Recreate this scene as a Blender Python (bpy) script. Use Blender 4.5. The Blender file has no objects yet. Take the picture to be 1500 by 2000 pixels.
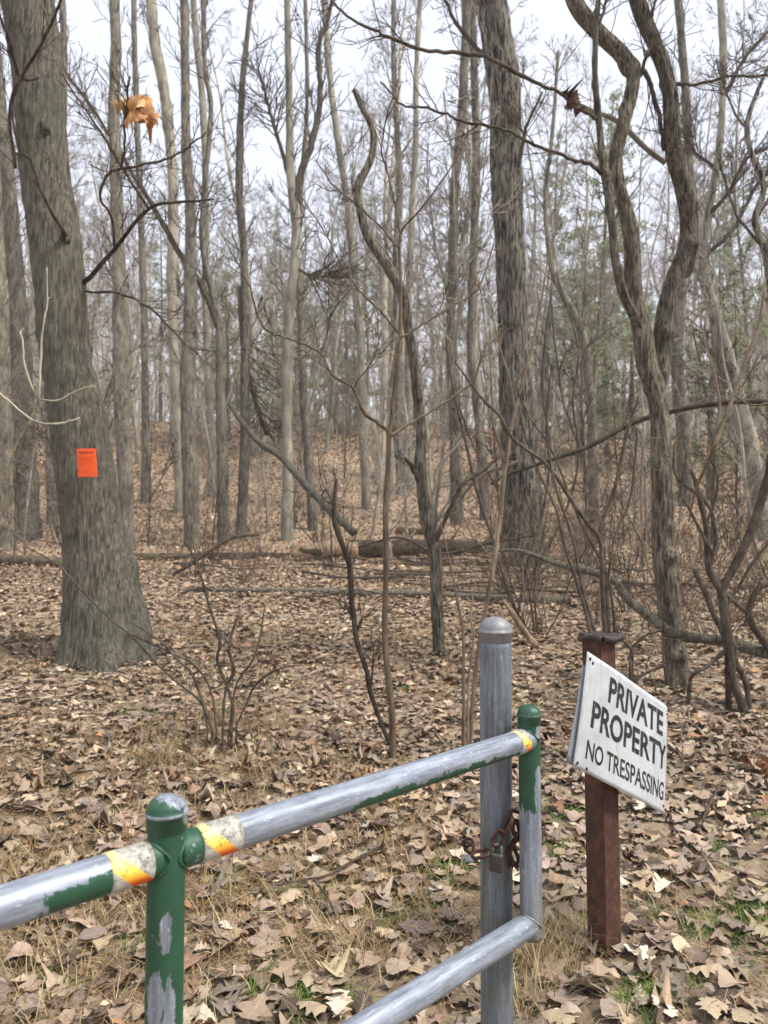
import bpy, bmesh, math, random
import numpy as np
from mathutils import Vector, Matrix

# ------------------------------------------------------------------ camera, sky, sun, exposure
F, CX, CY, HZ, CAMZ = 1400.0, 750.0, 1000.0, 1070.0, 1.5      # photo pixels (1500x2000)
TH = math.atan((HZ - CY) / F)
S = bpy.context.scene
COL = S.collection
cam_d = bpy.data.cameras.new('camera'); cam = bpy.data.objects.new('camera', cam_d); COL.objects.link(cam)
cam.location = (0, 0, CAMZ); cam.rotation_euler = (math.pi / 2 + TH, 0, 0)
cam_d.sensor_fit = 'HORIZONTAL'; cam_d.sensor_width = 36; cam_d.lens = 36 * F / 1500
cam_d.clip_start = 0.05; cam_d.clip_end = 1000
cam_d.dof.use_dof = True; cam_d.dof.focus_distance = 2.25; cam_d.dof.aperture_fstop = 6.5
S.camera = cam
W = bpy.data.worlds.new('World'); S.world = W; W.use_nodes = True
SUN_EL, SUN_AZ = math.radians(56), math.radians(115)           # azimuth clockwise from +Y
nt = W.node_tree; bg = nt.nodes['Background']
sky = nt.nodes.new('ShaderNodeTexSky'); sky.sky_type = 'NISHITA'; sky.sun_disc = False
sky.sun_elevation = SUN_EL; sky.sun_rotation = SUN_AZ; sky.dust_density = 3
mx = nt.nodes.new('ShaderNodeMix'); mx.data_type = 'RGBA'; mx.inputs[0].default_value = 0.9
nt.links.new(sky.outputs[0], mx.inputs[6]); mx.inputs[7].default_value = (7.7, 8.1, 9.4, 1)   # even overcast
nt.links.new(mx.outputs[2], bg.inputs[0]); bg.inputs[1].default_value = 0.042
sd = bpy.data.lights.new('sun', 'SUN'); sd.energy = 1.5; sd.angle = math.radians(12); sd.color = (1, .96, .89)
sun = bpy.data.objects.new('sun', sd); COL.objects.link(sun)
sdir = Vector((math.sin(SUN_AZ) * math.cos(SUN_EL), math.cos(SUN_AZ) * math.cos(SUN_EL), math.sin(SUN_EL)))
sun.rotation_euler = sdir.to_track_quat('Z', 'Y').to_euler(); sun.location = (5, -5, 20)
vs = S.view_settings; vs.view_transform = 'Standard'; vs.look = 'None'; vs.gamma = 1; vs.exposure = 1.72
S.cycles.max_bounces = 4; S.cycles.diffuse_bounces = 2; S.cycles.glossy_bounces = 2; S.cycles.volume_bounces = 1; S.cycles.use_adaptive_sampling = True; S.cycles.adaptive_threshold = .03

# ------------------------------------------------------------------ helpers
rng = np.random.default_rng(7)
random.seed(7)
def lin(r, g, b, k=1.0):
    f = lambda c: ((c / 255 + .055) / 1.055) ** 2.4 if c > 10 else c / 255 / 12.92
    return (f(r) * k, f(g) * k, f(b) * k, 1)
def wp(px, py, Y):
    """world point seen at photo pixel (px,py) that lies Y metres in front of the camera"""
    a = (px - CX) / F; b = (CY - py) / F
    t = Y / (math.cos(TH) - b * math.sin(TH))
    return np.array([a * t, Y, CAMZ + t * (math.sin(TH) + b * math.cos(TH))])

LEAFK = 1.06
_hs = np.random.default_rng(99).random(65536)
def vnoise(x, y, seed=0, perx=None):
    x = np.asarray(x, float); y = np.asarray(y, float)
    xi = np.floor(x).astype(np.int64); yi = np.floor(y).astype(np.int64); fx = x - xi; fy = y - yi
    fx = fx * fx * (3 - 2 * fx); fy = fy * fy * (3 - 2 * fy)
    def h(i, j):
        if perx: i = np.mod(i, perx)
        return _hs[np.mod(i * 7919 + j * 104729 + seed * 1299709, 65536)]
    return (h(xi, yi) * (1 - fx) + h(xi + 1, yi) * fx) * (1 - fy) + (h(xi, yi + 1) * (1 - fx) + h(xi + 1, yi + 1) * fx) * fy

_py = np.array([-40, 0, 2.66, 7, 12, 16, 20, 25, 30, 38, 45, 50, 56, 65, 90, 400])
_pz = np.array([0, 0, 0, .45, .95, 1.40, 2.05, 3.2, 4.6, 7.0, 9.0, 10.0, 10.5, 10.6, 10.2, 8])
_ys = np.arange(-40, 400, .25); _zs = np.interp(_ys, _py, _pz); _zs = np.convolve(np.pad(_zs, 6, 'edge'), np.ones(13) / 13, 'valid')
def gz(x, y):
    x = np.asarray(x, float); y = np.asarray(y, float)
    far = np.clip((y - 6) / 20, 0, 1)
    near = np.clip(1 - (y - 14) / 10, 0, 1)
    return (np.interp(y, _ys, _zs) + far * (vnoise(x * .11 + 50, y * .11 + 50, 3) - .5) * 1.2 + (vnoise(x * .6 + 9, y * .6 + 9, 5) - .5) * .10
            + near * (vnoise(x * 2.3 + 9, y * 2.3 + 9, 6) - .5) * .05)

def tag(o, label=None, cat=None, group=None, kind=None):
    if label: o['label'] = label
    if cat: o['category'] = cat
    if group: o['group'] = group
    if kind: o['kind'] = kind
    return o
def empty(name, loc, rz=0):
    o = bpy.data.objects.new(name, None); COL.objects.link(o); o.location = tuple(loc); o.rotation_euler = (0, 0, rz)
    o.empty_display_size = .1
    return o
def link(name, me, mat, parent=None, loc=None):
    o = bpy.data.objects.new(name, me); COL.objects.link(o)
    if mat and not me.materials: me.materials.append(mat)
    if parent: o.parent = parent
    if loc is not None: o.location = tuple(loc)
    return o
def mesh_np(name, V, Fc, smooth=True):
    V = np.asarray(V, np.float32); Fc = np.asarray(Fc, np.int32); n, k = Fc.shape
    me = bpy.data.meshes.new(name)
    me.vertices.add(len(V)); me.vertices.foreach_set('co', V.ravel())
    me.loops.add(n * k); me.loops.foreach_set('vertex_index', Fc.ravel())
    me.polygons.add(n); me.polygons.foreach_set('loop_start', np.arange(0, n * k, k, dtype=np.int32))
    me.update(calc_edges=True)
    me.polygons.foreach_set('use_smooth', np.full(n, smooth, dtype=bool))
    return me
def vcol(me, C):
    a = me.color_attributes.new('Col', 'FLOAT_COLOR', 'POINT'); a.data.foreach_set('color', np.asarray(C, np.float32).ravel())
def catmull(P, per):
    """smooth a list of points (any number of columns)"""
    P = np.asarray(P, float)
    if len(P) < 3: 
        t = np.linspace(0, 1, per * 2 + 1)[:, None]; return P[0] * (1 - t) + P[-1] * t
    Q = np.vstack([2 * P[0] - P[1], P, 2 * P[-1] - P[-2]]); out = []
    for i in range(1, len(Q) - 2):
        for s in range(per):
            t = s / per
            out.append(.5 * (2 * Q[i] + (Q[i + 1] - Q[i - 1]) * t + (2 * Q[i - 1] - 5 * Q[i] + 4 * Q[i + 1] - Q[i + 2]) * t * t
                             + (3 * Q[i] - Q[i - 1] - 3 * Q[i + 1] + Q[i + 2]) * t ** 3))
    out.append(P[-1]); return np.array(out)

_REF = (np.array([0, .8, .6]), np.array([.96, .28, 0]))
class Tubes:
    """collects tubes; build() links them as one mesh"""
    def __init__(s): s.V = []; s.Q = []; s.n = 0
    def add(s, P, R, k=6, blunt=False, disp=None):
        P = np.asarray(P, float); R = np.asarray(R, float)
        if R.ndim == 0: R = np.full(len(P), float(R))
        if blunt:
            P = np.vstack([P[:1], P, P[-1:]]); R = np.concatenate([[R[0] * .02], R, [R[-1] * .02]])
        n = len(P)
        T = np.gradient(P, axis=0)
        if blunt: T[0] = T[1] = P[2] - P[1]; T[-1] = T[-2] = P[-2] - P[-3]
        T /= np.linalg.norm(T, axis=1)[:, None] + 1e-12
        if k <= 4:      # thin twig: one fixed reference direction is enough
            a = _REF[int(abs(T[0][0]) < .8)]; U = np.cross(T, a); U /= np.linalg.norm(U, axis=1)[:, None] + 1e-9
            return s._ring(P, R, T, U, k, n, disp)
        a = np.array([1., 0, 0]) if abs(T[0][0]) < .8 else np.array([0, 1., 0])
        U = np.empty_like(P); u = a - T[0] * a.dot(T[0]); u /= np.linalg.norm(u); U[0] = u
        for i in range(1, n):
            u = u - T[i] * u.dot(T[i]); u = u / (np.linalg.norm(u) + 1e-12); U[i] = u
        return s._ring(P, R, T, U, k, n, disp)
    def _ring(s, P, R, T, U, k, n, disp):
        B = np.cross(T, U)
        an = np.arange(k) * 2 * math.pi / k
        RR = np.repeat(R[:, None], k, 1)
        if disp is not None: RR = RR + disp(np.repeat(an[None], n, 0), np.concatenate([[0], np.cumsum(np.linalg.norm(np.diff(P, axis=0), axis=1))])[:, None].repeat(k, 1), RR)
        V = P[:, None] + RR[..., None] * (np.cos(an)[None, :, None] * U[:, None] + np.sin(an)[None, :, None] * B[:, None])
        i = np.arange(n - 1)[:, None] * k; j = np.arange(k)[None]; j2 = (j + 1) % k
        Q = np.stack([i + j, i + j2, i + k + j2, i + k + j], -1).reshape(-1, 4) + s.n
        s.V.append(V.reshape(-1, 3)); s.Q.append(Q); s.n += n * k
        return s
    def mesh(s, name, origin=(0, 0, 0)):
        return mesh_np(name, np.vstack(s.V) - np.asarray(origin), np.vstack(s.Q))
    def build(s, name, mat, parent=None, origin=(0, 0, 0)):
        return link(name, s.mesh(name, origin), mat, parent)

# ------------------------------------------------------------------ material helpers
class M:
    def __init__(s, name, rough=.8, spec=.3, metal=0):
        s.m = bpy.data.materials.new(name); s.m.use_nodes = True; s.nt = s.m.node_tree
        s.b = s.nt.nodes['Principled BSDF']; s.b.inputs['Roughness'].default_value = rough
        s.b.inputs['Specular IOR Level'].default_value = spec; s.b.inputs['Metallic'].default_value = metal
        s.tc = None
    def n(s, t, **kw):
        o = s.nt.nodes.new('ShaderNode' + t)
        for k, v in kw.items(): setattr(o, k, v)
        return o
    def l(s, a, b): s.nt.links.new(a, b)
    def co(s, kind='Object', scale=(1, 1, 1), rot=(0, 0, 0), loc=(0, 0, 0)):
        if s.tc is None: s.tc = s.n('TexCoord')
        mp = s.n('Mapping'); s.l(s.tc.outputs[kind], mp.inputs[0]); mp.inputs['Scale'].default_value = scale; mp.inputs['Rotation'].default_value = rot
        mp.inputs['Location'].default_value = loc
        return mp.outputs[0]
    def noise(s, vec, scale=5, detail=4, rough=.6, dist=0):
        o = s.n('TexNoise'); s.l(vec, o.inputs['Vector']); o.inputs['Scale'].default_value = scale
        o.inputs['Detail'].default_value = detail; o.inputs['Roughness'].default_value = rough; o.inputs['Distortion'].default_value = dist
        return o.outputs[0]
    def ramp(s, fac, stops, interp='LINEAR'):
        o = s.n('ValToRGB'); s.l(fac, o.inputs[0]); cr = o.color_ramp; cr.interpolation = interp
        while len(cr.elements) < len(stops): cr.elements.new(.5)
        for e, (p, c) in zip(cr.elements, stops):
            e.position = p; e.color = c if len(c) == 4 else (*c, 1)
        return o.outputs[0]
    def step(s, fac, a, b):
        return s.math('MULTIPLY', s.ramp(fac, [(a, (0, 0, 0, 1)), (b, (1, 1, 1, 1))]), 1.0)
    def mix(s, fac, a, b, mode='MIX'):
        o = s.n('Mix', data_type='RGBA', blend_type=mode)
        for sock, v in ((o.inputs[0], fac), (o.inputs[6], a), (o.inputs[7], b)):
            if hasattr(v, 'is_linked'): s.l(v, sock)
            else: sock.default_value = v
        return o.outputs[2]
    def math(s, op, a, b=0.0, c=0.0, clamp=False):
        o = s.n('Math', operation=op, use_clamp=clamp)
        for sock, v in zip(o.inputs, (a, b, c)):
            if hasattr(v, 'is_linked'): s.l(v, sock)
            else: sock.default_value = v
        return o.outputs[0]
    def xyz(s, vec):
        o = s.n('SeparateXYZ'); s.l(vec, o.inputs[0]); return o.outputs
    def attr(s, name):
        o = s.n('Attribute', attribute_name=name); return o.outputs['Color']
    def rnd(s):
        return s.n('ObjectInfo').outputs['Random']
    def color(s, c):
        if hasattr(c, 'is_linked'): s.l(c, s.b.inputs['Base Color'])
        else: s.b.inputs['Base Color'].default_value = c
    def set(s, sock, v):
        if hasattr(v, 'is_linked'): s.l(v, s.b.inputs[sock])
        else: s.b.inputs[sock].default_value = v
    def bump(s, h, strength=.5, dist=.01):
        o = s.n('Bump'); s.l(h, o.inputs['Height']); o.inputs['Strength'].default_value = strength; o.inputs['Distance'].default_value = dist
        s.l(o.outputs[0], s.b.inputs['Normal'])
    def blob(s, c, sc, noise, amp):
        """1 inside a ragged ellipsoid patch (wear with a shape of its own)"""
        mp = s.n('Vector' 'Math', operation='SUBTRACT'); s.l(s.tc.outputs['Object'], mp.inputs[0]); mp.inputs[1].default_value = c
        dv = s.n('VectorMath', operation='DIVIDE'); s.l(mp.outputs[0], dv.inputs[0]); dv.inputs[1].default_value = sc
        ln = s.n('VectorMath', operation='LENGTH'); s.l(dv.outputs[0], ln.inputs[0])
        v = s.math('ADD', ln.outputs['Value'], s.math('MULTIPLY', s.math('SUBTRACT', noise, .5), amp))
        return s.math('LESS_THAN', v, 1.0)

def bark(name, dark, light, lichen, freq=14, stretch=.16, lich=.6, bumps=.6, dist=.02, sh=.14):
    m = M(name, .9, .15)
    v = m.co('Object', (1, 1, stretch))
    n1 = m.noise(v, freq, 6, .65, .4); n2 = m.noise(m.co('Object', (1, 1, .5)), 2.3, 4, .6); n3 = m.noise(m.co('Object', (1, 1, 1)), 60, 2, .6)
    c = m.ramp(n1, [(.5 - sh, dark), (.5, tuple((a + b) / 2 for a, b in zip(dark, light))), (.5 + sh, light)])
    c = m.mix(m.math('MULTIPLY', m.ramp(n2, [(.48, (0, 0, 0, 1)), (.68, (1, 1, 1, 1))]), lich), c, lichen)
    c = m.mix(.35, c, m.ramp(n3, [(.3, (.55, .55, .55, 1)), (.7, (1.3, 1.3, 1.3, 1))]), 'MULTIPLY')
    c = m.mix(1, c, m.ramp(m.rnd(), [(0, (.78, .76, .74, 1)), (.5, (1, 1, 1, 1)), (1, (1.2, 1.17, 1.1, 1))]), 'MULTIPLY')
    n4 = m.noise(m.co('Object', (1, 1, .35), loc=(3, 1, 7)), freq * .3, 4, .6); c = m.mix(.75, c, m.ramp(n4, [(.36, (.55, .54, .53, 1)), (.52, (1, 1, 1, 1)), (.66, (1.28, 1.27, 1.24, 1))]), 'MULTIPLY')
    m.color(c); m.bump(m.math('ADD', m.math('ADD', n1, m.math('MULTIPLY', n4, .8)), m.math('MULTIPLY', n3, .25)), bumps, dist)
    return m.m
MAT = {}
MAT['bark_left'] = bark('bark_left', lin(64, 61, 53), lin(132, 127, 113), lin(106, 108, 93), 70, .07, .5, 1, .02, .13)
MAT['bark_oak'] = bark('bark_oak', lin(38, 35, 31), lin(134, 128, 116), lin(106, 103, 92), 22, .15, .35, 1, .04, .08)
MAT['bark_twin'] = bark('bark_twin', lin(54, 49, 42), lin(136, 128, 113), lin(106, 105, 90), 50, .16, .4, 1, .025, .11)
MAT['bark_mid'] = bark('bark_mid', lin(72, 67, 60), lin(140, 133, 119), lin(126, 124, 110), 20, .25, .6, .8)
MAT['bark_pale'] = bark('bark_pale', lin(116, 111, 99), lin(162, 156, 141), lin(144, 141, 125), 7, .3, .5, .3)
MAT['bark_far'] = bark('bark_far', lin(130, 124, 113), lin(182, 175, 160), lin(166, 162, 146), 8, .25, .6, .4)  # paler than near bark: glare behind far trunks put into the colour
MAT['twig'] = bark('twig', lin(62, 55, 48), lin(104, 95, 84), lin(88, 85, 73), 25, .5, .4, .2)
MAT['twig_dark'] = bark('twig_dark', lin(58, 51, 46), lin(96, 86, 76), lin(84, 82, 70), 25, .5, .4, .2)
MAT['twig_far'] = bark('twig_far', lin(126, 119, 110), lin(166, 159, 147), lin(148, 143, 131), 10, .5, .4, .1)  # twig colour lightened to imitate bright background bleeding over far twigs
MAT['brush_far'] = bark('brush_far', lin(158, 151, 138), lin(194, 187, 172), lin(178, 175, 156), 10, .5, .4, .1)  # far brush colour lightened further, for the pale veil of distance
MAT['sapling'] = bark('sapling', lin(70, 61, 52), lin(114, 99, 83), lin(92, 90, 74), 30, .2, .5, .3)
MAT['cane'] = bark('cane', lin(104, 90, 76), lin(146, 130, 112), lin(128, 118, 102), 30, .2, .4, .2)
MAT['pale_twig'] = bark('pale_twig', lin(160, 156, 136), lin(196, 190, 168), lin(170, 172, 146), 30, .2, .4, .2)
MAT['dead_wood'] = bark('dead_wood', lin(120, 98, 78), lin(190, 164, 136), lin(160, 144, 120), 26, .3, .4, .6)
MAT['log_bark'] = bark('log_bark', lin(48, 41, 35), lin(112, 98, 82), lin(92, 92, 66), 14, .6, .5, .8, .03)

# ------------------------------------------------------------------ ground
def ground_material():
    m = M('forest_floor', .95, .1)
    v = m.co('Object')
    vo = m.n('TexVoronoi'); m.l(v, vo.inputs['Vector']); vo.inputs['Scale'].default_value = 14
    n = m.noise(v, 3, 5, .6); n2 = m.noise(v, 45, 4, .7)
    leafc = m.ramp(m.xyz(vo.outputs['Color'])[0], [(0, lin(116, 101, 84)), (.35, lin(168, 148, 122)), (.6, lin(188, 162, 134)), (.8, lin(154, 138, 119)), (1, lin(204, 186, 156))])
    soil = m.ramp(n2, [(.3, lin(52, 45, 37)), (.7, lin(116, 103, 84))])
    y = m.xyz(v)[1]
    f = m.n('MapRange'); m.l(y, f.inputs[0]); f.inputs[1].default_value = 3; f.inputs[2].default_value = 10; f.inputs[3].default_value = .5; f.inputs[4].default_value = .9
    c = m.mix(f.outputs[0], soil, leafc)
    c = m.mix(.4, c, m.ramp(n, [(.3, (.7, .7, .7, 1)), (.7, (1.15, 1.12, 1.08, 1))]), 'MULTIPLY')
    m.color(c); m.bump(m.math('ADD', n2, vo.outputs['Distance']), .6, .03)
    return m.m
gx = np.sinh(np.linspace(-5.1, 5.1, 241)) * 2.4; gy = np.concatenate([np.linspace(-60, .5, 20)[:-1], .5 + np.sinh(np.linspace(0, 5.3, 260)) * 2.2 ])
XX, YY = np.meshgrid(gx, gy); ZZ = gz(XX, YY)
nx, ny = len(gx), len(gy)
ii = (np.arange(ny - 1)[:, None] * nx + np.arange(nx - 1)[None]).ravel()
ground = link('ground', mesh_np('ground', np.stack([XX, YY, ZZ], -1).reshape(-1, 3), np.stack([ii, ii + 1, ii + nx + 1, ii + nx], -1)), ground_material())
tag(ground, 'uneven woodland floor of brown soil rising to a low hill', kind='structure')
# ------------------------------------------------------------------ trees: helpers
def unit(v): return v / (math.sqrt(v[0] * v[0] + v[1] * v[1] + v[2] * v[2]) + 1e-12)
def wander(p, d, L, n, bend, up, rg):
    """polyline that starts at p in direction d and wanders"""
    out = [p]; s = L / n; d = unit(d)
    J = rg.normal(0, bend, (n, 3)); J[:, 2] += up
    for i in range(n):
        d = unit(d + J[i])
        p = p + d * s; out.append(p)
    return np.array(out)
def side_dir(t, rg, spread):
    r = rg.normal(0, 1, 3); r = unit(r - t * r.dot(t)); return unit(t * math.cos(spread) + r * math.sin(spread))
def sprout(P, R, T, rg, n, L, level, frac=(.15, 1), up=.03, rmin=.0012, spread=(.6, 1.2), bend=.22):
    """side shoots on the polyline P (radii R), recursive, into the tube collector T"""
    m = len(P)
    for _ in range(n):
        f = rg.uniform(*frac) * (m - 1); i = min(int(f), m - 2); t = f - i
        p = P[i] * (1 - t) + P[i + 1] * t; r = (R[i] * (1 - t) + R[i + 1] * t)
        d = side_dir(unit(P[i + 1] - P[i]), rg, rg.uniform(*spread)); l = L * rg.uniform(.5, 1.2) * (1 - .45 * f / (m - 1))
        k = 5 if level > 0 else 4
        Q = wander(p, d, l, k, bend, up, rg); r0 = max(min(r * .6, l * .012), rmin * 1.3); RR = np.linspace(r0, rmin, k + 1)
        T.add(Q, RR, 4 if r0 > .008 else 3)
        if level > 0: sprout(Q, RR, T, rg, rg.integers(3, 6), l * .5, level - 1, (.2, 1), up, rmin, spread, bend)

def px_path(pts, Y, per=5, jit=0.0, rg=None):
    """photo-pixel path [(px,py,width_px[,dY])] -> world polyline and radii at depth Y"""
    A = []
    for q in pts:
        y = Y + (q[3] if len(q) > 3 else 0); w = wp(q[0], q[1], y); A.append([*w, q[2] * math.hypot(y, w[0]*.5) / F / 2])
    A = catmull(A, per); P = A[:, :3]; R = np.maximum(A[:, 3], .0012)
    if jit and rg is not None: P = P + rg.normal(0, jit, P.shape)
    return P, R
def furrow(fr, amp, seed, knots=0):
    def f(an, L, R):
        u = an / (2 * math.pi)
        n = np.zeros_like(u)
        for o, (a, k) in enumerate(((1, 1), (.5, 2), (.3, 4))):
            n += a * np.abs(vnoise(u * fr * k, L * 4.2 * k + 3 * vnoise(u * 4, L * 2, seed + 7, 4), seed + o, fr * k) * 2 - 1)
        big = (vnoise(u * 5, L * 1.3, seed + 20, 5) - .5) * .16 + (vnoise(u * 9, L * 6, seed + 21, 9) - .5) * .08
        out = R * big + amp * (n - .6)
        if knots:
            k = vnoise(u * 4, L * 5, seed + 30, 4); out += np.clip(k - .82, 0, 1) * knots * 5
        return out
    return f
def flared(fr, amp, seed, knots):
    base = furrow(fr, amp, seed, knots)
    def f(an, L, R):     # buttress lobes that run out into the ground
        h = np.exp(-np.maximum(L - .25, 0) / .28); lobe = .5 + .5 * np.cos(5 * an + 1.3 * np.sin(an + .6) + .8)
        return base(an, L, R) + R * h * (.34 * lobe ** 2 - .05)
    return f
def dense(P, R, step):
    """resample a polyline at an even step"""
    d = np.concatenate([[0], np.cumsum(np.linalg.norm(np.diff(P, axis=0), axis=1))]); n = max(4, int(d[-1] / step)); t = np.linspace(0, d[-1], n)
    return np.stack([np.interp(t, d, P[:, i]) for i in range(3)], -1), np.interp(t, d, R)

def hand_tree(name, label, cat, Y, mats, trunks, branches=(), twigs=0, tl=.6, tlev=1, seed=1, furr=None, group=None, step=.06, k=12, sink=.12, up=.03, base=None, twf=(.25, 1), spur=0, slim=.95):
    """a tree traced as pixel paths standing at depth Y. trunks: list of paths, base first for the first one"""
    rg = np.random.default_rng(seed)
    b = np.array(wp(trunks[0][0][0], trunks[0][0][1], Y)) if base is None else np.array(base)
    b[2] = float(gz(b[0], b[1]))
    root = empty(name, b); tag(root, label, cat, group)
    allp = []
    for i, tr in enumerate(trunks):
        P, R = px_path(tr, Y, 6); R = R * slim
        if i == 0:      # run the foot into the ground
            P = np.vstack([[P[0][0], P[0][1], min(P[0][2], b[2]) - sink], P]); R = np.concatenate([[R[0] * 1.12], R])
        P, R = dense(P, R, step)
        T = Tubes()
        T.add(P, R, k, True, (flared if i == 0 else furrow)(*furr) if furr and len(furr) > 3 else furrow(*furr) if furr else (lambda an, L, RR, s=seed + i: RR * ((vnoise(an / 6.2832 * 5, L * 3, s, 5) - .5) * .3 + (vnoise(an / 6.2832 * 7, L * 13, s + 4, 7) - .5) * .12)))
        T.build('trunk' if i == 0 else 'stem', MAT[mats[0]], root, b); allp.append((P, R))
    for br in branches:
        P, R = px_path(br, Y, 5); P = P + np.random.default_rng(seed + len(br)).normal(0, .004 * Y / 6, P.shape); T = Tubes(); T.add(P, R, 7, True); T.build('branch', MAT[mats[1]], root, b); allp.append((P, R))
    if twigs:
        T = Tubes()
        for j, (P, R) in enumerate(allp):
            nn = twigs if j >= len(trunks) else max(2, int(twigs * .8))
            sprout(P, R, T, rg, nn, tl, tlev, twf, up + .03, .0024 * max(1, Y / 7), (.4, .95), .13)
        for P, R in allp[:len(trunks)]:
            if spur: sprout(P, R, T, rg, spur, .12, 0, (.1, 1), .05, .003)
        tag(T.build('twigs', MAT[mats[1]], root, b), kind='stuff')
    return root

# ------------------------------------------------------------------ near and middle trees, each where the photo has it
big = hand_tree('oak_tree', 'thick leaning grey-barked tree carrying the orange notice', 'tree', 7.0, ('bark_left', 'twig_dark'),
    [[(214, 1290, 186), (211, 1240, 172), (207, 1200, 162), (193, 1100, 141), (178, 1020, 128), (163, 900, 124), (142, 760, 112), (128, 700, 107), (113, 525, 106), (89, 350, 100), (72, 157, 103), (66, 90, 104), (52, -20, 106), (38, -140, 104)]],
    [[(163, 553, 10), (224, 486, 8, -.3), (290, 408, 7, -.6), (360, 395, 5, -.8), (416, 388, 3, -.9)],
     [(290, 408, 6, -.6), (238, 325, 5, -.8), (210, 280, 5, -.9), (168, 217, 4, -1), (120, 143, 3, -1)],
     [(224, 480, 5, -.3), (217, 423, 5, -.5), (196, 385, 5, -.8), (210, 343, 5, -1), (238, 329, 5, -1.1), (308, 315, 5, -1.2), (357, 294, 4, -1.3), (402, 259, 3, -1.4)],
     [(75, 150, 9, -.4), (40, 150, 8, -.6), (21, 90, 7, -.8), (0, 35, 5, -1), (-15, -10, 4, -1.2)],
     [(30, 330, 7, -.3), (21, 200, 7, -.6), (80, 87, 6, -.9), (115, 10, 5, -1.1), (122, -30, 4, -1.2)],
     [(129, 462, 8, -.25), (84, 381, 6, -.55), (60, 315, 5, -.7), (35, 287, 5, -.8), (22, 200, 4, -.9)],
     [(238, 329, 4, -1.1), (243, 270, 4, -1.3), (246, 220, 5, -1.42), (252, 150, 4, -1.5)],
     [(168, 570, 5), (230, 572, 5, -.3), (290, 600, 5, -.4), (340, 650, 4, -.5), (385, 690, 3, -.6)]],
    twigs=12, tl=.5, seed=11, furr=(40, .011, 40, .03), step=.035, k=100, sink=.35, slim=.90)
# knots
for (px, py, r) in ((84, 246, .034), (122, 462, .03)):
    T = Tubes(); c = wp(px, py, 6.76); T.add([c + [0, .08, -.02], c, c + [.01, -.04, .05]], [r * 1.5, r, r * .5], 10, True); T.build('knot', MAT['bark_oak'], big, big.location)

hand_tree('oak_tree', 'broad dark furrowed oak behind the grey capped post', 'tree', 13.2, ('bark_oak', 'twig'),
    [[(1028, 1122, 124), (1024, 1090, 100), (1022, 1060, 90), (1023, 980, 79), (1014, 870, 72), (1008, 760, 70), (1003, 697, 62), (1001, 587, 60), (995, 477, 61), (989, 366, 64), (988, 257, 64), (985, 160, 67), (970, 70, 68), (957, 0, 66), (944, -60, 64), (920, -160, 60)]],
    [[(1010, 330, 9, -.2), (1024, 270, 8, -.4), (1030, 240, 6, -.5), (1060, 180, 4, -.7)],
     [(1015, 900, 7, -.5), (940, 930, 6, -.9), (880, 1000, 5, -1.2), (840, 1060, 4, -1.4)],
     [(960, 120, 10, .2), (900, 60, 8, .4), (860, -20, 6, .6)]],
    twigs=8, tl=1.3, tlev=2, seed=12, furr=(30, .022, 70), step=.06, k=96, sink=.4)

hand_tree('crooked_tree', 'two-stemmed crooked tree with shaggy bark right of the white sign', 'tree', 5.9, ('bark_twin', 'twig'),
    [[(1327, 1372, 56), (1327, 1350, 46), (1318, 1280, 43), (1310, 1200, 42), (1298, 1090, 44), (1295, 980, 43), (1291, 870, 38), (1287, 800, 36), (1279, 755, 42), (1263, 715, 41), (1255, 655, 40), (1241, 590, 34), (1237, 550, 33), (1235, 477, 31), (1225, 420, 31), (1209, 366, 27), (1203, 310, 27), (1214, 257, 28), (1229, 200, 27), (1237, 160, 27), (1235, 138, 30), (1210, 103, 31), (1180, 75, 31), (1150, 45, 31), (1125, 8, 32), (1108, -40, 32)],
     [(1280, 785, 30, .05), (1292, 700, 40, .1), (1300, 623, 40, .12), (1318, 550, 38, .12), (1343, 480, 35, .1), (1346, 420, 37, .08), (1335, 366, 34, .06), (1320, 310, 34, .05), (1313, 257, 33), (1309, 183, 31), (1295, 128, 30), (1273, 73, 31), (1254, 30, 32), (1238, -30, 32)],
     [(1256, 660, 18, -.02), (1240, 620, 18, -.05), (1218, 575, 18, -.08), (1203, 513, 17, -.1), (1196, 440, 16, -.1), (1185, 366, 15, -.1), (1177, 312, 15, -.1), (1170, 238, 13, -.1), (1163, 165, 11, -.1), (1163, 73, 10, -.1), (1170, -20, 9, -.1)]],
    [[(1248, 140, 12), (1262, 146, 10, -.02), (1273, 176, 9, .02), (1287, 227, 9, .04), (1296, 293, 8, .03)],
     [(1170, 235, 8, -.1), (1126, 209, 8, -.2), (1097, 183, 7, -.3), (1053, 165, 7, -.4), (1005, 139, 8, -.5), (945, 110, 8, -.6), (897, 103, 8, -.6), (824, 97, 7, -.7), (762, 73, 7, -.7), (732, 59, 6, -.7), (677, 29, 5, -.8), (640, -5, 5, -.8)],
     [(1177, 341, 8, -.1), (1148, 319, 8, -.2), (1115, 312, 7, -.3), (1086, 297, 7, -.4), (1034, 279, 6, -.5), (987, 253, 6, -.6), (908, 238, 6, -.6), (872, 224, 5, -.7), (824, 209, 5, -.7), (787, 205, 4, -.7), (743, 158, 3, -.8)],
     [(1250, 150, 9), (1262, 110, 6, -.1), (1266, 96, 4, -.1)],
     [(1318, 165, 8), (1360, 165, 6, -.2), (1420, 150, 5, -.4), (1510, 146, 4, -.5)],
     [(1270, 40, 8), (1278, 10, 5, -.1), (1285, -20, 4, -.1)],
     [(1163, 60, 7, -.1), (1180, 20, 6, -.1), (1185, -20, 5, -.1)]],
    twigs=12, tl=.6, tlev=1, seed=13, furr=(18, .007, 90, .04), step=.022, k=64, sink=.2, spur=5)

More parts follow.
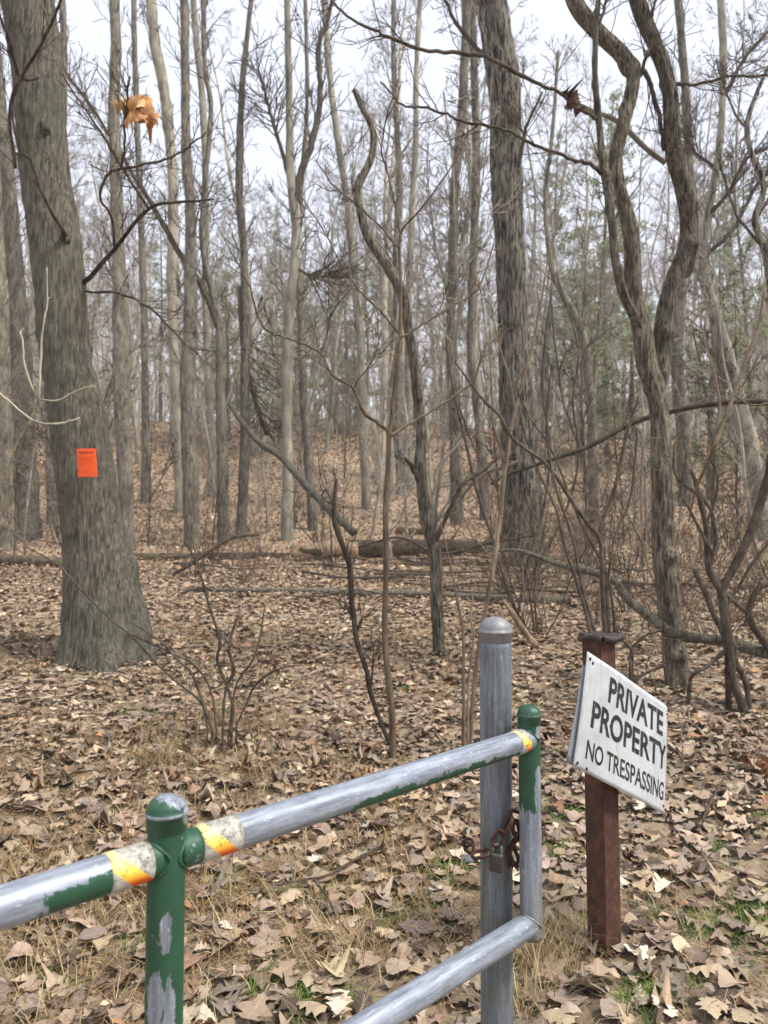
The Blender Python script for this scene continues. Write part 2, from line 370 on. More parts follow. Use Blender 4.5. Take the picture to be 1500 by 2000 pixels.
hand_tree('crooked_tree', 'slim S-curved dead stem snapped off at the top', 'tree', 6.9, ('bark_twin', 'twig'),
    [[(859, 1300, 28), (856, 1237, 24), (852, 1182, 24), (852, 1127, 24), (848, 1072, 25), (834, 1017, 26), (826, 962, 23), (821, 907, 22), (823, 852, 21), (819, 808, 20), (812, 742, 20), (806, 690, 20), (798, 642, 20), (791, 594, 21), (780, 561, 22), (762, 528, 22), (740, 495, 21), (718, 462, 20), (707, 425, 18), (699, 389, 17), (700, 360, 17), (718, 326, 15), (729, 290, 14), (727, 249, 14), (707, 209, 13), (692, 176, 11)]],
    [[(824, 950, 12), (806, 914, 10, -.05), (792, 896, 6, -.08)], [(699, 372, 12), (690, 372, 8, -.03)],
     [(848, 1065, 10), (880, 990, 8, -.2), (905, 945, 8, -.2), (945, 918, 7, -.1), (984, 885, 6)]],
    twigs=7, tl=.35, tlev=1, seed=14, furr=(12, .006, 110), step=.025, k=36, sink=.15)

hand_tree('sapling', 'thin upright sapling forking into two arms left of the capped post', 'sapling', 4.6, ('sapling', 'sapling'),
    [[(768, 1484, 15), (766, 1400, 14), (757, 1310, 13), (751, 1237, 12), (753, 1163, 12), (754, 1090, 12), (753, 1017, 12), (755, 962, 12), (758, 907, 11), (760, 852, 12), (764, 826, 9), (771, 760, 9), (779, 687, 8), (782, 657, 8), (783, 550, 7), (782, 458, 6), (817, 414, 4), (853, 367, 4), (890, 312, 3), (916, 253, 2)]],
    [[(782, 470, 4), (773, 403, 4), (754, 330, 4), (745, 290, 3), (754, 235, 3), (780, 147, 2)],
     [(782, 480, 4), (773, 477, 4), (707, 407, 4, .1), (655, 367, 3, .2), (615, 312, 2, .2)],
     [(782, 660, 5), (791, 656, 5), (853, 616, 4, .1), (919, 576, 4, .2), (941, 550, 3, .2), (963, 480, 3, .3)],
     [(782, 655, 5), (740, 605, 4), (699, 565, 4, .1), (655, 495, 3, .1), (633, 451, 3, .2), (589, 385, 2, .2)],
     [(760, 850, 9), (749, 833, 8), (709, 804, 7, -.1), (691, 760, 6, -.1), (647, 731, 5, -.2), (626, 690, 5, -.2), (573, 665, 4, -.3), (529, 650, 4, -.3), (505, 623, 4, -.3), (483, 550, 3, -.4), (450, 520, 2, -.4)],
     [(626, 690, 4, -.2), (636, 661, 3, -.2), (650, 610, 3, -.2), (690, 560, 2, -.2)],
     [(760, 852, 8), (768, 848, 7), (815, 819, 6, .1), (852, 797, 5, .2), (914, 756, 5, .3), (933, 723, 4, .3), (951, 668, 3, .4)],
     [(691, 760, 4, -.1), (700, 740, 3, -.1), (730, 700, 2, -.2), (745, 650, 2, -.2)]],
    twigs=7, tl=.32, tlev=1, seed=15, step=.03, k=10, sink=.05)

hand_tree('sapling', 'dark wavy dead stem with a broken tip beside the thin sapling', 'sapling', 4.75, ('twig_dark', 'twig_dark'),
    [[(765, 1462, 9), (740, 1400, 9), (722, 1347, 10), (716, 1310, 10), (698, 1255, 11), (691, 1205, 12), (687, 1170, 12), (683, 1101, 12), (665, 1053, 12), (652, 1009, 10), (657, 936, 7)]],
    [[(691, 1210, 8), (680, 1190, 7), (674, 1176, 5)], [(698, 1230, 7), (707, 1208, 6)], [(724, 1350, 6), (727, 1310, 4), (730, 1275, 3)],
     [(655, 1000, 4), (638, 958, 4), (632, 962, 3), (626, 1000, 2)]],
    twigs=3, tl=.3, tlev=1, seed=16, step=.03, k=10, sink=.05)

mid = [  # (depth, label, path, extra branch paths)
 (17.2, 'grey knotty trunk just right of the thick leaning tree', [(248, 1055, 34), (245, 950, 33), (238, 800, 36), (235, 650, 35), (232, 500, 30), (228, 400, 29), (226, 300, 28), (222, 200, 25), (226, 100, 24), (222, -40, 22)], []),
 (18.0, 'straight mid-sized trunk standing alone at the fallen branch pile', [(375, 1052, 40), (372, 950, 36), (371, 900, 35), (367, 760, 36), (371, 650, 32), (372, 520, 27), (372, 400, 25), (364, 300, 24), (362, 200, 21), (361, 100, 20), (360, -40, 19)], []),
 (18.3, 'forked slim trunk second left of the leaning dead pole', [(437, 1050, 28), (434, 900, 26), (431, 760, 25), (432, 680, 24), (424, 610, 20), (396, 480, 14), (398, 385, 13), (412, 215, 12), (400, 130, 11), (396, -20, 10)], [[(428, 640, 15), (400, 570, 13), (357, 504, 12), (297, 402, 10), (255, 330, 8), (205, 250, 7), (150, 170, 6), (110, 120, 5)]]),
 (18.8, 'slim trunk dotted with dark branch knots left of the leaning pole', [(470, 1040, 26), (478, 900, 23), (478, 760, 22), (480, 650, 20), (478, 560, 18), (476, 490, 18), (470, 420, 18), (467, 350, 18), (469, 297, 17), (470, 227, 16), (474, 157, 14), (485, 52, 12), (493, -20, 11)], [[(468, 560, 10), (478, 700, 8), (520, 850, 7)]]),
 (18.5, 'pale straight trunk forking twice, rising through the leaning dead pole', [(561, 1042, 28), (562, 900, 24), (560, 750, 24), (564, 660, 23), (567, 587, 24), (576, 513, 22), (578, 440, 22), (573, 385, 24), (567, 330, 19), (565, 220, 17), (563, 110, 16), (560, -40, 15)], [[(575, 395, 15), (590, 330, 15), (605, 290, 14), (622, 220, 12), (625, 150, 11), (622, 90, 10), (640, 40, 8), (655, -20, 7)], [(562, 340, 9), (548, 285, 8), (530, 230, 7), (520, 190, 6), (505, 135, 5)], [(572, 520, 7), (600, 535, 6), (625, 540, 5), (642, 535, 4)]]),
 (20.5, 'leaning grey trunk standing behind the top of the leaning pole', [(611, 995, 25), (601, 870, 22), (592, 760, 20), (588, 650, 18), (585, 560, 16), (582, 470, 14), (590, 340, 12), (600, 200, 10), (596, 0, 9)], []),
 (24.0, 'pale trunk bending left to right above the fallen log', [(716, 968, 24), (712, 900, 22), (705, 760, 22), (703, 660, 20), (692, 550, 19), (685, 458, 18), (677, 385, 18), (666, 312, 17), (655, 238, 16), (644, 147, 15), (637, 55, 14), (630, -40, 13)], []),
 (26.5, 'broad grey far trunk straight behind the thin sapling', [(776, 968, 30), (778, 860, 26), (778, 700, 24), (775, 500, 20), (780, 370, 17), (776, 257, 15), (769, 128, 13), (769, -40, 12)], []),
 (28.0, 'tall pale far trunk right of the thin sapling', [(797, 930, 22), (798, 800, 20), (798, 650, 18), (802, 477, 16), (811, 293, 14), (813, 147, 13), (822, -40, 12)], []),
 (21.0, 'dark slim trunk between the S-curved stem and the oak', [(891, 975, 30), (889, 880, 25), (885, 800, 22), (879, 660, 21), (883, 550, 21), (886, 440, 22), (888, 367, 22), (901, 238, 22), (908, 110, 22), (914, -40, 22)], []),
 (21.8, 'grey trunk close against the left side of the oak', [(948, 992, 27), (940, 880, 24), (932, 790, 22), (920, 697, 20), (923, 550, 20), (927, 440, 20), (930, 257, 20), (924, 73, 18), (928, -40, 17)], []),
 (23.5, 'pale bending trunk high behind the hanging brown leaves', [(352, 960, 26), (345, 800, 24), (338, 640, 24), (337, 500, 25), (338, 400, 24), (336, 330, 24), (328, 240, 26), (318, 160, 25), (302, 80, 26), (292, -40, 25)], []),
 (26.0, 'thin pale far trunk right of the hanging brown leaves', [(415, 930, 20), (410, 800, 19), (402, 600, 17), (402, 400, 16), (397, 220, 16), (382, 60, 15), (376, -40, 14)], []),
 (19.5, 'stout trunk at the far left edge of the woods', [(52, 1048, 66), (50, 980, 56), (46, 850, 50), (40, 700, 46), (32, 560, 40), (20, 420, 36), (5, 250, 30), (-10, 100, 26), (-20, -40, 24)], []),
 (17.5, 'narrow trunk cut by the left picture edge', [(14, 1050, 40), (12, 900, 34), (8, 760, 30), (4, 620, 28), (-4, 450, 24), (-14, 250, 22), (-20, 0, 20)], []),
 (22.0, 'slim dark trunk seen between the far left trunks and the leaning tree', [(102, 1015, 24), (98, 850, 22), (96, 650, 20), (110, 400, 18), (125, 150, 16), (120, -40, 15)], []),
 (25.0, 'straight far trunk between the knotty and the mid-sized trunk', [(286, 918, 22), (284, 800, 18), (282, 640, 16), (276, 450, 15), (268, 250, 14), (262, 50, 13), (262, -40, 12)], []),
 (22.5, 'grey trunk in line behind the right side of the two-stemmed tree', [(1338, 1000, 34), (1335, 850, 32), (1322, 700, 30), (1330, 560, 26), (1345, 380, 24), (1340, 200, 20), (1325, 0, 18), (1322, -40, 17)], []),
 (20.0, 'curved brown trunk left of the two-stemmed tree, half hidden by brush', [(1160, 1010, 24), (1158, 860, 22), (1150, 740, 22), (1144, 678, 20), (1126, 623, 18), (1085, 545, 15), (1070, 470, 12), (1065, 380, 10), (1080, 250, 9), (1090, 100, 8)], []),
]
for i, (Y, lab, tr, br) in enumerate(mid):
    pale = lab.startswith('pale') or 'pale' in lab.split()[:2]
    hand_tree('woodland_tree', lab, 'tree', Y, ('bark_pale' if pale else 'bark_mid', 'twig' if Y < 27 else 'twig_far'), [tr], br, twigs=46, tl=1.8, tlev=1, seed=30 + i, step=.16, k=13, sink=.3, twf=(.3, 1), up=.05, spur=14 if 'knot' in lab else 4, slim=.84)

hand_tree('beech_tree', 'smooth pale leaning beech trunk at the right', 'tree', 16.5, ('bark_pale', 'twig'),
    [[(1480, 960, 60), (1462, 860, 48), (1445, 797, 46), (1427, 723, 44), (1410, 668, 40), (1394, 605, 36), (1379, 550, 32), (1372, 495, 26), (1383, 422, 24), (1395, 348, 22), (1407, 275, 20), (1412, 165, 21), (1412, 73, 22), (1405, -40, 20)],
     [(1448, 870, 30), (1425, 790, 28), (1408, 700, 26), (1392, 620, 22), (1376, 560, 18), (1352, 520, 14), (1330, 480, 10)]],
    [[(1383, 420, 10), (1420, 380, 8, -.4), (1460, 310, 7, -.6), (1500, 290, 6, -.8)], [(1410, 200, 9), (1450, 120, 7), (1500, 60, 6)], [(1400, 330, 8), (1360, 300, 6), (1330, 250, 5)], [(1376, 500, 9), (1430, 450, 8), (1480, 360, 7), (1510, 330, 6)]],
    twigs=22, tl=1.5, tlev=2, seed=60, step=.12, k=20, sink=.3, slim=.64)
hand_tree('crooked_tree', 'twisted dark trunk cut by the right picture edge', 'tree', 9.5, ('bark_oak', 'twig_dark'),
    [[(1535, 1215, 22), (1520, 1000, 20), (1512, 800, 18), (1510, 600, 16), (1498, 510, 14), (1489, 477, 13), (1474, 433, 13), (1482, 400, 12), (1492, 370, 12), (1485, 340, 12), (1463, 286, 11), (1460, 240, 10), (1475, 190, 8), (1500, 130, 7)]],
    [[(1489, 480, 6), (1440, 420, 5), (1410, 330, 4), (1405, 300, 3)], [(1465, 260, 5), (1430, 210, 4), (1400, 120, 3)], [(1474, 433, 6), (1505, 380, 5), (1530, 300, 4)]],
    twigs=10, tl=.6, tlev=2, seed=61, step=.05, k=14, sink=.2)
# dead pale limb caught up in the crowns
def limb_thing(name, label, cat, Y, pts, mat, twigs=0, tl=.3, seed=5, k=10, step=.04, group=None, lev=1, rough=.25):
    P, R = px_path(pts, Y, 6); P, R = dense(P, R, step); o = np.array(P[0]); rg = np.random.default_rng(seed)
    f = lambda an, L, RR: RR * ((vnoise(an / 6.2832 * 5, L * 4, seed, 5) - .5) * rough * 1.6 + (vnoise(an / 6.2832 * 7, L * 14, seed + 4, 7) - .5) * rough)
    T = Tubes(); T.add(P, R, k, True, f)
    if twigs:
        root = empty(name, o); T.build('limb', MAT[mat], root, o); T2 = Tubes(); sprout(P, R, T2, rg, twigs, tl, lev, (.1, 1), .0, .0020 * max(1, Y / 8)); tag(T2.build('twigs', MAT[mat], root, o), kind='stuff')
    else:
        root = T.build(name, MAT[mat], None, o); root.location = tuple(o)
    return tag(root, label, cat, group)
limb_thing('hanging_limb', 'dead pale limb hung slanting between the two stems of the crooked tree', 'branch', 6.15, [(1120, 198, 5), (1160, 218, 8), (1207, 238, 10), (1262, 290, 10), (1300, 318, 9)], 'bark_pale', 4, .3, 71)

# ------------------------------------------------------------------ fallen wood
def on_ground(px, py, Y, lift=0):
    p = wp(px, py, Y); p[2] = float(gz(p[0], p[1])) + lift; return p
def ground_log(name, label, ends, r, mat, bow=.0, twigs=0, tl=.5, seed=1, k=14, cat='log', drop=.35):
    """a fallen piece lying along the ground through pixel columns at given depths"""
    pts = [on_ground(px, 1000, Y, 0) for px, Y in ends]; P = catmull(pts, 8); R = np.interp(np.linspace(0, 1, len(P)), np.linspace(0, 1, len(r)), r)
    P[:, 2] = gz(P[:, 0], P[:, 1]); P[:, 2] = np.convolve(np.pad(P[:, 2], 3, 'edge'), np.ones(7) / 7, 'valid') + R * (1 - drop) + bow
    P, R = dense(P, R, max(.04, r[0] * .4)); o = P[0].copy(); rg = np.random.default_rng(seed)
    f = lambda an, L, RR: RR * ((vnoise(an / 6.2832 * 6, L * 2, seed, 6) - .5) * .35 + (vnoise(an / 6.2832 * 16, L * 6, seed + 3, 16) - .5) * .22)
    T = Tubes(); T.add(P, R, k, True, f)
    if twigs:
        root = empty(name, o); T.build('stem', MAT[mat], root, o); T2 = Tubes(); sprout(P, R, T2, rg, twigs, tl, 1, (.1, 1), .01, .002); tag(T2.build('twigs', MAT[mat], root, o), kind='stuff')
    else:
        root = T.build(name, MAT[mat]); root.data.transform(Matrix.Translation(Vector(-o))); root.location = tuple(o)
    return tag(root, label, cat), P, R
lg, P, R = ground_log('fallen_log', 'thick fallen log lying across the wood before the hill', [(570, 15.2), (690, 15.4), (820, 15.6), (960, 16.0)], [.20, .22, .20, .14], 'log_bark', .02, 5, .8, 81, 26)
T = Tubes(); h = P[: len(P) // 3]; T.add(h + [0, -.012, .012], R[: len(h)] * 1.0, 20, True, lambda an, L, RR: RR * ((vnoise(an / 6.2832 * 5, L * 3, 4, 5) - .6) * .3)); T.build('bare_wood', MAT['dead_wood'], lg, lg.location)
limb_thing('leaning_pole', 'dead grey pole leaning down onto the fallen log', 'pole', 16.6, [(448, 790, 9, 2.0), (500, 859, 12, 1.2), (548, 892, 14, .7), (584, 932, 15, .3), (628, 980, 16, -.2), (658, 1009, 16, -.7), (692, 1042, 15, -1.1)], 'bark_left', 4, .8, 82, 12, .1)
ground_log('fallen_limb', 'long mossy fallen limb crossing the clearing', [(381, 10.6), (460, 10.2), (592, 10.1), (738, 10.0), (885, 9.75), (995, 9.5), (1112, 9.45)], [.03, .036, .04, .045, .05, .055], 'bark_left', .02, 6, .5, 83, 12, 'branch')
ground_log('fallen_log', 'low mossy log at the left edge behind the leaning tree', [(-60, 13.6), (20, 13.4), (120, 13.4), (200, 13.6)], [.12, .13, .11, .08], 'log_bark', .0, 4, .6, 84, 18)
ground_log('fallen_log', 'short dark rotten log right of the thin sapling', [(775, 19.6), (820, 19.4), (850, 19.5)], [.10, .11, .09], 'log_bark', .0, 0, 0, 85, 14)
ground_log('fallen_log', 'low log lying between the mid-sized trunks', [(255, 15.6), (330, 15.4), (430, 15.5), (560, 15.6)], [.09, .10, .09, .07], 'log_bark', .0, 4, .7, 86, 14)
limb_thing('fallen_branch', 'bare branch slanting up out of the pile behind the leaning tree', 'branch', 12.0, [(290, 1155, 8, -.3), (330, 1128, 8), (367, 1105, 8), (447, 1053, 7, .3), (506, 1044, 5, .5)], 'twig_dark', 7, .7, 87)
limb_thing('fallen_branch', 'dark forked branch lying right of the leaning tree foot', 'branch', 10.3, [(304, 1178, 6), (350, 1160, 6), (381, 1150, 6), (403, 1149, 6), (440, 1165, 5), (470, 1176, 4)], 'twig_dark', 5, .5, 88)
limb_thing('broken_stick', 'short rotten stick standing askew right behind the capped post', 'stick', 7.0, [(1048, 1262, 12, -.1), (1030, 1240, 13), (1012, 1215, 13), (1000, 1195, 11), (982, 1172, 6)], 'dead_wood', 0, 0, 89, 9, .03)
limb_thing('fallen_branch', 'arching dark branch running behind the crooked tree trunk', 'branch', 6.5, [(960, 945, 6, -.2), (987, 929, 7), (1075, 899, 7), (1155, 870, 9), (1236, 826, 10), (1309, 804, 10), (1405, 787, 10), (1500, 786, 10), (1600, 815, 10), (1690, 920, 11), (1740, 1080, 12), (1760, 1330, 13)], 'twig_dark', 9, .5, 90)
limb_thing('fallen_branch', 'heavy bent limb sweeping low across the crooked tree', 'branch', 5.45, [(950, 1066, 5, .8), (972, 1075, 6, .6), (1016, 1077, 8, .4), (1093, 1103, 12, .2), (1155, 1117, 14), (1203, 1138, 15), (1225, 1171, 17), (1262, 1200, 18), (1317, 1237, 20), (1408, 1251, 21), (1463, 1266, 21), (1520, 1284, 20), (1620, 1330, 18)], 'bark_left', 10, .4, 91, 14, .03)
limb_thing('fallen_branch', 'thin crossing branch in front of the oak foot', 'branch', 8.0, [(700, 1068, 4, .6), (780, 1050, 5, .4), (850, 1080, 6), (905, 1075, 6), (960, 1060, 5), (1050, 1045, 3)], 'twig_dark', 8, .5, 92)
rgp = np.random.default_rng(5)
for i in range(30):
    px = rgp.uniform(420, 1000) if i < 22 else rgp.uniform(1000, 1450); Y = rgp.uniform(9.5, 15.5); a = rgp.uniform(-.5, .5)
    c = on_ground(px, 1000, Y); L = rgp.uniform(.5, 1.4); d = np.array([math.cos(a), math.sin(a), 0])
    pts = np.array([c - d * L, c - d * L * .3, c + d * L * .4, c + d * L]) + rgp.normal(0, .06, (4, 3)); pts[:, 2] = gz(pts[:, 0], pts[:, 1]) + rgp.uniform(.02, .14, 4)
    P = catmull(pts, 5); T = Tubes(); T.add(P - c, np.linspace(rgp.uniform(.014, .028), .006, len(P)), 7, True); sprout(P - c, np.full(len(P), .012), T, rgp, 4, .4, 0, (.2, 1), .02, .003)
    tag(T.build('fallen_branch', MAT['twig_dark' if i % 2 else 'twig'], None), 'one of the small bare branches strewn on the leaves near the fallen logs', 'branch', 'small branches strewn before the hill').location = tuple(c)

# ------------------------------------------------------------------ shrubs traced from the photo
def hand_shrub(label, Y, stems, mat, twigs, tl, seed, lev=1, cat='shrub', name='bare_shrub', k=8, up=.05):
    rg = np.random.default_rng(seed); b = wp(stems[0][0][0], stems[0][0][1], Y); b[2] = float(gz(b[0], b[1])); root = empty(name, b); tag(root, label, cat); T2 = Tubes()
    for st in stems:
        P, R = px_path(st, Y, 6)
        P = P + np.cumsum(rg.normal(0, .0022, P.shape), axis=0) * np.linspace(0, 1, len(P))[:, None]
        if st[0][1] > 1200: P = np.vstack([[P[0][0], P[0][1], min(P[0][2], float(gz(P[0][0], P[0][1]))) - .05], P]); R = np.concatenate([[R[0]], R])
        T = Tubes(); T.add(P, R, k, True, lambda an, L, RR: RR * (vnoise(an / 6.2832 * 5, L * 9, seed, 5) - .5) * .4); T.build('stem', MAT[mat], root, b); sprout(P, R, T2, rg, twigs, tl, lev, (.2, 1), up, .0016 * max(1, Y / 6))
    tag(T2.build('twigs', MAT[mat], root, b), kind='stuff'); return root
hand_shrub('tangled bare bush leaning right of the crooked tree', 5.3,
    [[(1456, 1392, 18), (1432, 1330, 19), (1420, 1240, 19), (1410, 1165, 15), (1384, 1111, 12), (1378, 1030, 11), (1360, 955, 9), (1351, 925, 6)],
     [(1464, 1390, 12, .05), (1456, 1330, 12, .05), (1438, 1294, 11), (1434, 1255, 9)],
     [(1420, 1255, 11), (1399, 1207, 11), (1378, 1156, 11), (1354, 1108, 8)],
     [(1410, 1170, 16), (1416, 1138, 17), (1445, 1083, 17), (1471, 1017, 17), (1493, 943, 17), (1510, 860, 16), (1530, 780, 15)],
     [(1530, 1300, 14, .1), (1500, 1264, 14, .1), (1468, 1219, 14), (1462, 1189, 13), (1480, 1150, 11), (1510, 1130, 10)],
     [(1345, 1372, 9, .1), (1347, 1330, 8, .1), (1360, 1312, 8), (1378, 1303, 8), (1411, 1276, 8), (1438, 1264, 7)],
     [(1384, 1111, 9), (1398, 1060, 9), (1394, 1010, 9), (1378, 975, 8), (1330, 935, 7), (1320, 900, 6), (1325, 850, 4)],
     [(1390, 1080, 8, -.05), (1345, 990, 6, -.1), (1330, 960, 5), (1340, 900, 5), (1338, 860, 4)],
     [(1420, 1180, 8), (1440, 1150, 7), (1480, 1090, 6), (1530, 1040, 5)], [(1408, 1150, 8), (1450, 1190, 9), (1465, 1200, 9)],
     [(1378, 1030, 6), (1400, 960, 5), (1398, 920, 5), (1385, 895, 4)]], 'twig', 7, .35, 101, 1)
hand_shrub('cluster of upright stems standing close behind the white sign', 4.4,
    [[(1185, 1480, 10), (1183, 1300, 10), (1181, 1226, 10), (1177, 1127, 10), (1174, 1053, 9), (1152, 1024, 9), (1111, 962, 8), (1071, 903, 8), (1009, 855, 7), (987, 811, 6), (950, 772, 5), (900, 700, 3)],
     [(1195, 1480, 8), (1192, 1300, 8), (1190, 1226, 8), (1186, 1140, 8), (1177, 1035, 8), (1203, 962, 7), (1229, 855, 6), (1254, 775, 5)],
     [(1165, 1480, 7), (1155, 1300, 7), (1150, 1222, 7), (1126, 1138, 7), (1108, 1090, 6), (1085, 1000, 5), (1040, 900, 4), (1010, 800, 3)],
     [(1175, 1480, 6), (1165, 1300, 6), (1160, 1226, 6), (1140, 1150, 6), (1122, 1050, 5), (1090, 940, 5), (1078, 820, 4), (1090, 700, 3)],
     [(1190, 1480, 7), (1188, 1330, 7), (1200, 1230, 6), (1185, 1120, 5), (1130, 1010, 5), (1080, 880, 4), (1040, 820, 4), (1000, 740, 3)],
     [(1200, 1480, 6), (1200, 1330, 6), (1186, 1180, 5), (1200, 1060, 5), (1232, 980, 4), (1245, 900, 4), (1252, 830, 3)],
     [(1235, 1480, 5), (1232, 1310, 7), (1230, 1285, 7), (1234, 1265, 7), (1210, 1235, 4), (1198, 1180, 4)], [(1234, 1265, 5), (1262, 1240, 5), (1290, 1228, 4)],
     [(1240, 1330, 6), (1262, 1315, 6), (1300, 1300, 5)]], 'twig', 5, .3, 102)
hand_shrub('tall pale cane rising behind the grey capped post', 4.7,
    [[(918, 1452, 9), (925, 1350, 9), (940, 1230, 9), (950, 1182, 9), (968, 1072, 9), (987, 907, 8), (1009, 790, 7), (1042, 661, 6), (1060, 560, 4), (1072, 470, 3)],
     [(1006, 800, 4), (995, 740, 4), (975, 680, 3), (965, 640, 3)], [(987, 907, 4), (960, 820, 3), (935, 720, 2)]], 'cane', 6, .3, 103, 1, 'shrub')
hand_shrub('pair of thin straight shoots left of the grey capped post', 4.55,
    [[(905, 1455, 8), (906, 1380, 8), (904, 1300, 7), (902, 1230, 6), (885, 1150, 4), (870, 1090, 3), (850, 1000, 2)],
     [(914, 1450, 5), (915, 1330, 5), (925, 1250, 4), (918, 1200, 3), (930, 1120, 2)]], 'cane', 5, .25, 104, 0)
hand_shrub('dead multi-stemmed clump in the dry grass behind the gate', 4.7,
    [[(415, 1425, 6), (403, 1390, 6), (385, 1340, 6), (372, 1310, 5), (350, 1290, 5), (310, 1250, 4), (270, 1225, 3)],
     [(452, 1420, 6), (455, 1380, 6), (440, 1330, 6), (425, 1290, 6), (430, 1250, 6), (412, 1180, 5), (390, 1110, 4), (365, 1060, 3)],
     [(435, 1430, 5), (440, 1350, 5), (455, 1310, 7), (447, 1260, 6), (470, 1190, 4)],
     [(424, 1435, 4), (412, 1350, 4), (380, 1300, 5), (330, 1270, 5), (240, 1225, 4), (150, 1140, 4), (110, 1095, 3), (50, 1060, 2)],
     [(462, 1415, 4), (484, 1370, 4), (500, 1340, 5), (540, 1310, 4), (585, 1300, 3)],
     [(405, 1415, 4), (390, 1370, 4), (330, 1320, 4), (250, 1240, 4)], [(446, 1440, 4), (462, 1340, 4), (500, 1280, 4), (520, 1180, 3)]], 'twig', 7, .25, 105)
hand_shrub('pale bent vine shoots hanging before the leaning tree at left', 3.0,
    [[(10, 1000, 3, .5), (20, 900, 4, .3), (60, 820, 5, .1), (75, 780, 4), (82, 700, 4), (85, 640, 3.5), (93, 590, 3), (90, 535, 2)],
     [(75, 780, 4), (55, 740, 4), (40, 690, 4), (33, 645, 3)], [(75, 780, 4), (110, 782, 4), (140, 765, 4), (170, 752, 3), (192, 750, 2)],
     [(65, 822, 4), (95, 828, 4), (125, 822, 4), (155, 806, 3)], [(66, 822, 4), (40, 805, 3), (0, 770, 3), (-30, 740, 3)]], 'pale_twig', 1, .1, 106, 0, 'vine', 'vine_shoot')
hand_shrub('reddish-brown shoots leaning across the crooked tree at right', 4.3,
    [[(1345, 1020, 3, .8), (1358, 960, 5, .5), (1390, 880, 8), (1405, 840, 9), (1430, 770, 8), (1458, 690, 7), (1475, 640, 6), (1490, 560, 4)],
     [(1380, 900, 5), (1405, 800, 5), (1390, 720, 4), (1370, 650, 3), (1360, 560, 2)], [(1430, 770, 4), (1470, 790, 4), (1510, 780, 3)],
     [(1240, 830, 4), (1255, 860, 4), (1252, 960, 4), (1254, 1040, 3), (1258, 1110, 2)]], 'cane', 4, .3, 107, 0)
hand_shrub('slender dark stems arching left of the oak', 8.5,
    [[(1010, 1200, 5), (990, 1150, 6), (960, 1050, 6), (930, 960, 6), (905, 850, 6), (880, 740, 5), (870, 660, 4)],
     [(1012, 1200, 5), (1030, 1100, 6), (1060, 1000, 6), (1075, 880, 5), (1060, 760, 5), (1068, 640, 4), (1080, 560, 3)],
     [(1008, 1200, 5), (1040, 1120, 5), (1100, 1010, 5), (1130, 900, 5), (1120, 780, 4), (1130, 680, 4), (1085, 530, 3)]], 'twig', 8, .6, 108)

# ------------------------------------------------------------------ the woods behind: prototypes and copies
def copy_tree(root, loc, rz, sc, label=None, group=None, tilt=(0, 0)):
    r = root.copy(); COL.objects.link(r); r.location = tuple(loc); r.rotation_euler = (tilt[0], tilt[1], rz); r.scale = (sc, sc, sc)
    if label: r['label'] = label
    if group: r['group'] = group
    for ch in root.children:
        c = ch.copy(); COL.objects.link(c); c.parent = r
    return r
def forest_proto(seed, H, r0, first, nb, mat, lev=2, tm='twig_far', fine=1.0, sides=9):
    rg = np.random.default_rng(seed); P = wander(np.zeros(3), np.array([rg.normal(0, .03), rg.normal(0, .03), 1]), H, 14, .05, .06, rg); R = np.linspace(1, .12, 15) ** 1.1 * r0; R[0] *= 1.3
    root = empty('woodland_tree', (0, 0, 0)); T = Tubes(); P = np.vstack([[0, 0, -.4], P]); R = np.concatenate([[R[0]], R])
    Pd, Rd = dense(catmull(P, 3), np.interp(np.linspace(0, 1, (len(P) - 1) * 3 + 1), np.linspace(0, 1, len(R)), R), .4)
    T.add(Pd, Rd, sides, True, lambda an, L, RR: RR * (vnoise(an / 6.2832 * 5, L * 1.4, seed, 5) - .5) * .3)
    # the trunk may fork
    T.build('trunk', MAT[mat], root)
    C = Tubes()
    if rg.random() < .5:
        i = int(len(P) * rg.uniform(.35, .55)); Q = wander(P[i], unit(P[i + 1] - P[i]) + np.array([rg.normal(0, .3), rg.normal(0, .3), 0]), H * .45, 8, .07, .08, rg); RQ = np.linspace(R[i] * .75, .015, 9); C.add(Q, RQ, 7); stems = [(P, R), (Q, RQ)]
    else: stems = [(P, R)]
    for P_, R_ in stems:
        m = len(P_)
        for b in range(nb if P_ is P else nb // 2):
            f = (first + (1 - first) * ((b + rg.random()) / nb)) if P_ is P else rg.uniform(.15, 1); x = f * (m - 1); i = min(int(x), m - 2); p = P_[i] * (1 - x + i) + P_[i + 1] * (x - i)
            az = rg.uniform(0, 6.283); el = rg.uniform(.25, .9); d = np.array([math.cos(az) * math.cos(el), math.sin(az) * math.cos(el), math.sin(el)]); L = rg.uniform(.10, .2) * H * (1.15 - .6 * f)
            Q = wander(p, d, L, 7, .16, .08, rg); r = min(R_[i] * .55, L * .014); RQ = np.linspace(r, .004, 8); C.add(Q, RQ, 5)
            for _ in range(int(rg.integers(5, 8) * fine)):
                g = rg.uniform(.15, 1) * 7; j = min(int(g), 6); q = Q[j] * (1 - g + j) + Q[j + 1] * (g - j); l2 = L * rg.uniform(.25, .5); Q2 = wander(q, side_dir(unit(Q[j + 1] - Q[j]), rg, rg.uniform(.4, 1.0)), l2, 5, .2, .07, rg); R2 = np.linspace(max(RQ[j] * .55, .008), .0045, 6); C.add(Q2, R2, 3)
                sprout(Q2, R2, C, rg, int(5 * fine), l2 * .55, 1 if lev > 1 else 0, (.1, 1), .05, .0056, (.4, 1.0), .16)
    # dead lower twigs and stubs
    sprout(P[: 8], R[: 8], C, rg, 16, 1.5, 1, (.12, 1), .02, .003)
    tag(C.build('crown', MAT[tm], root), kind='stuff'); return root
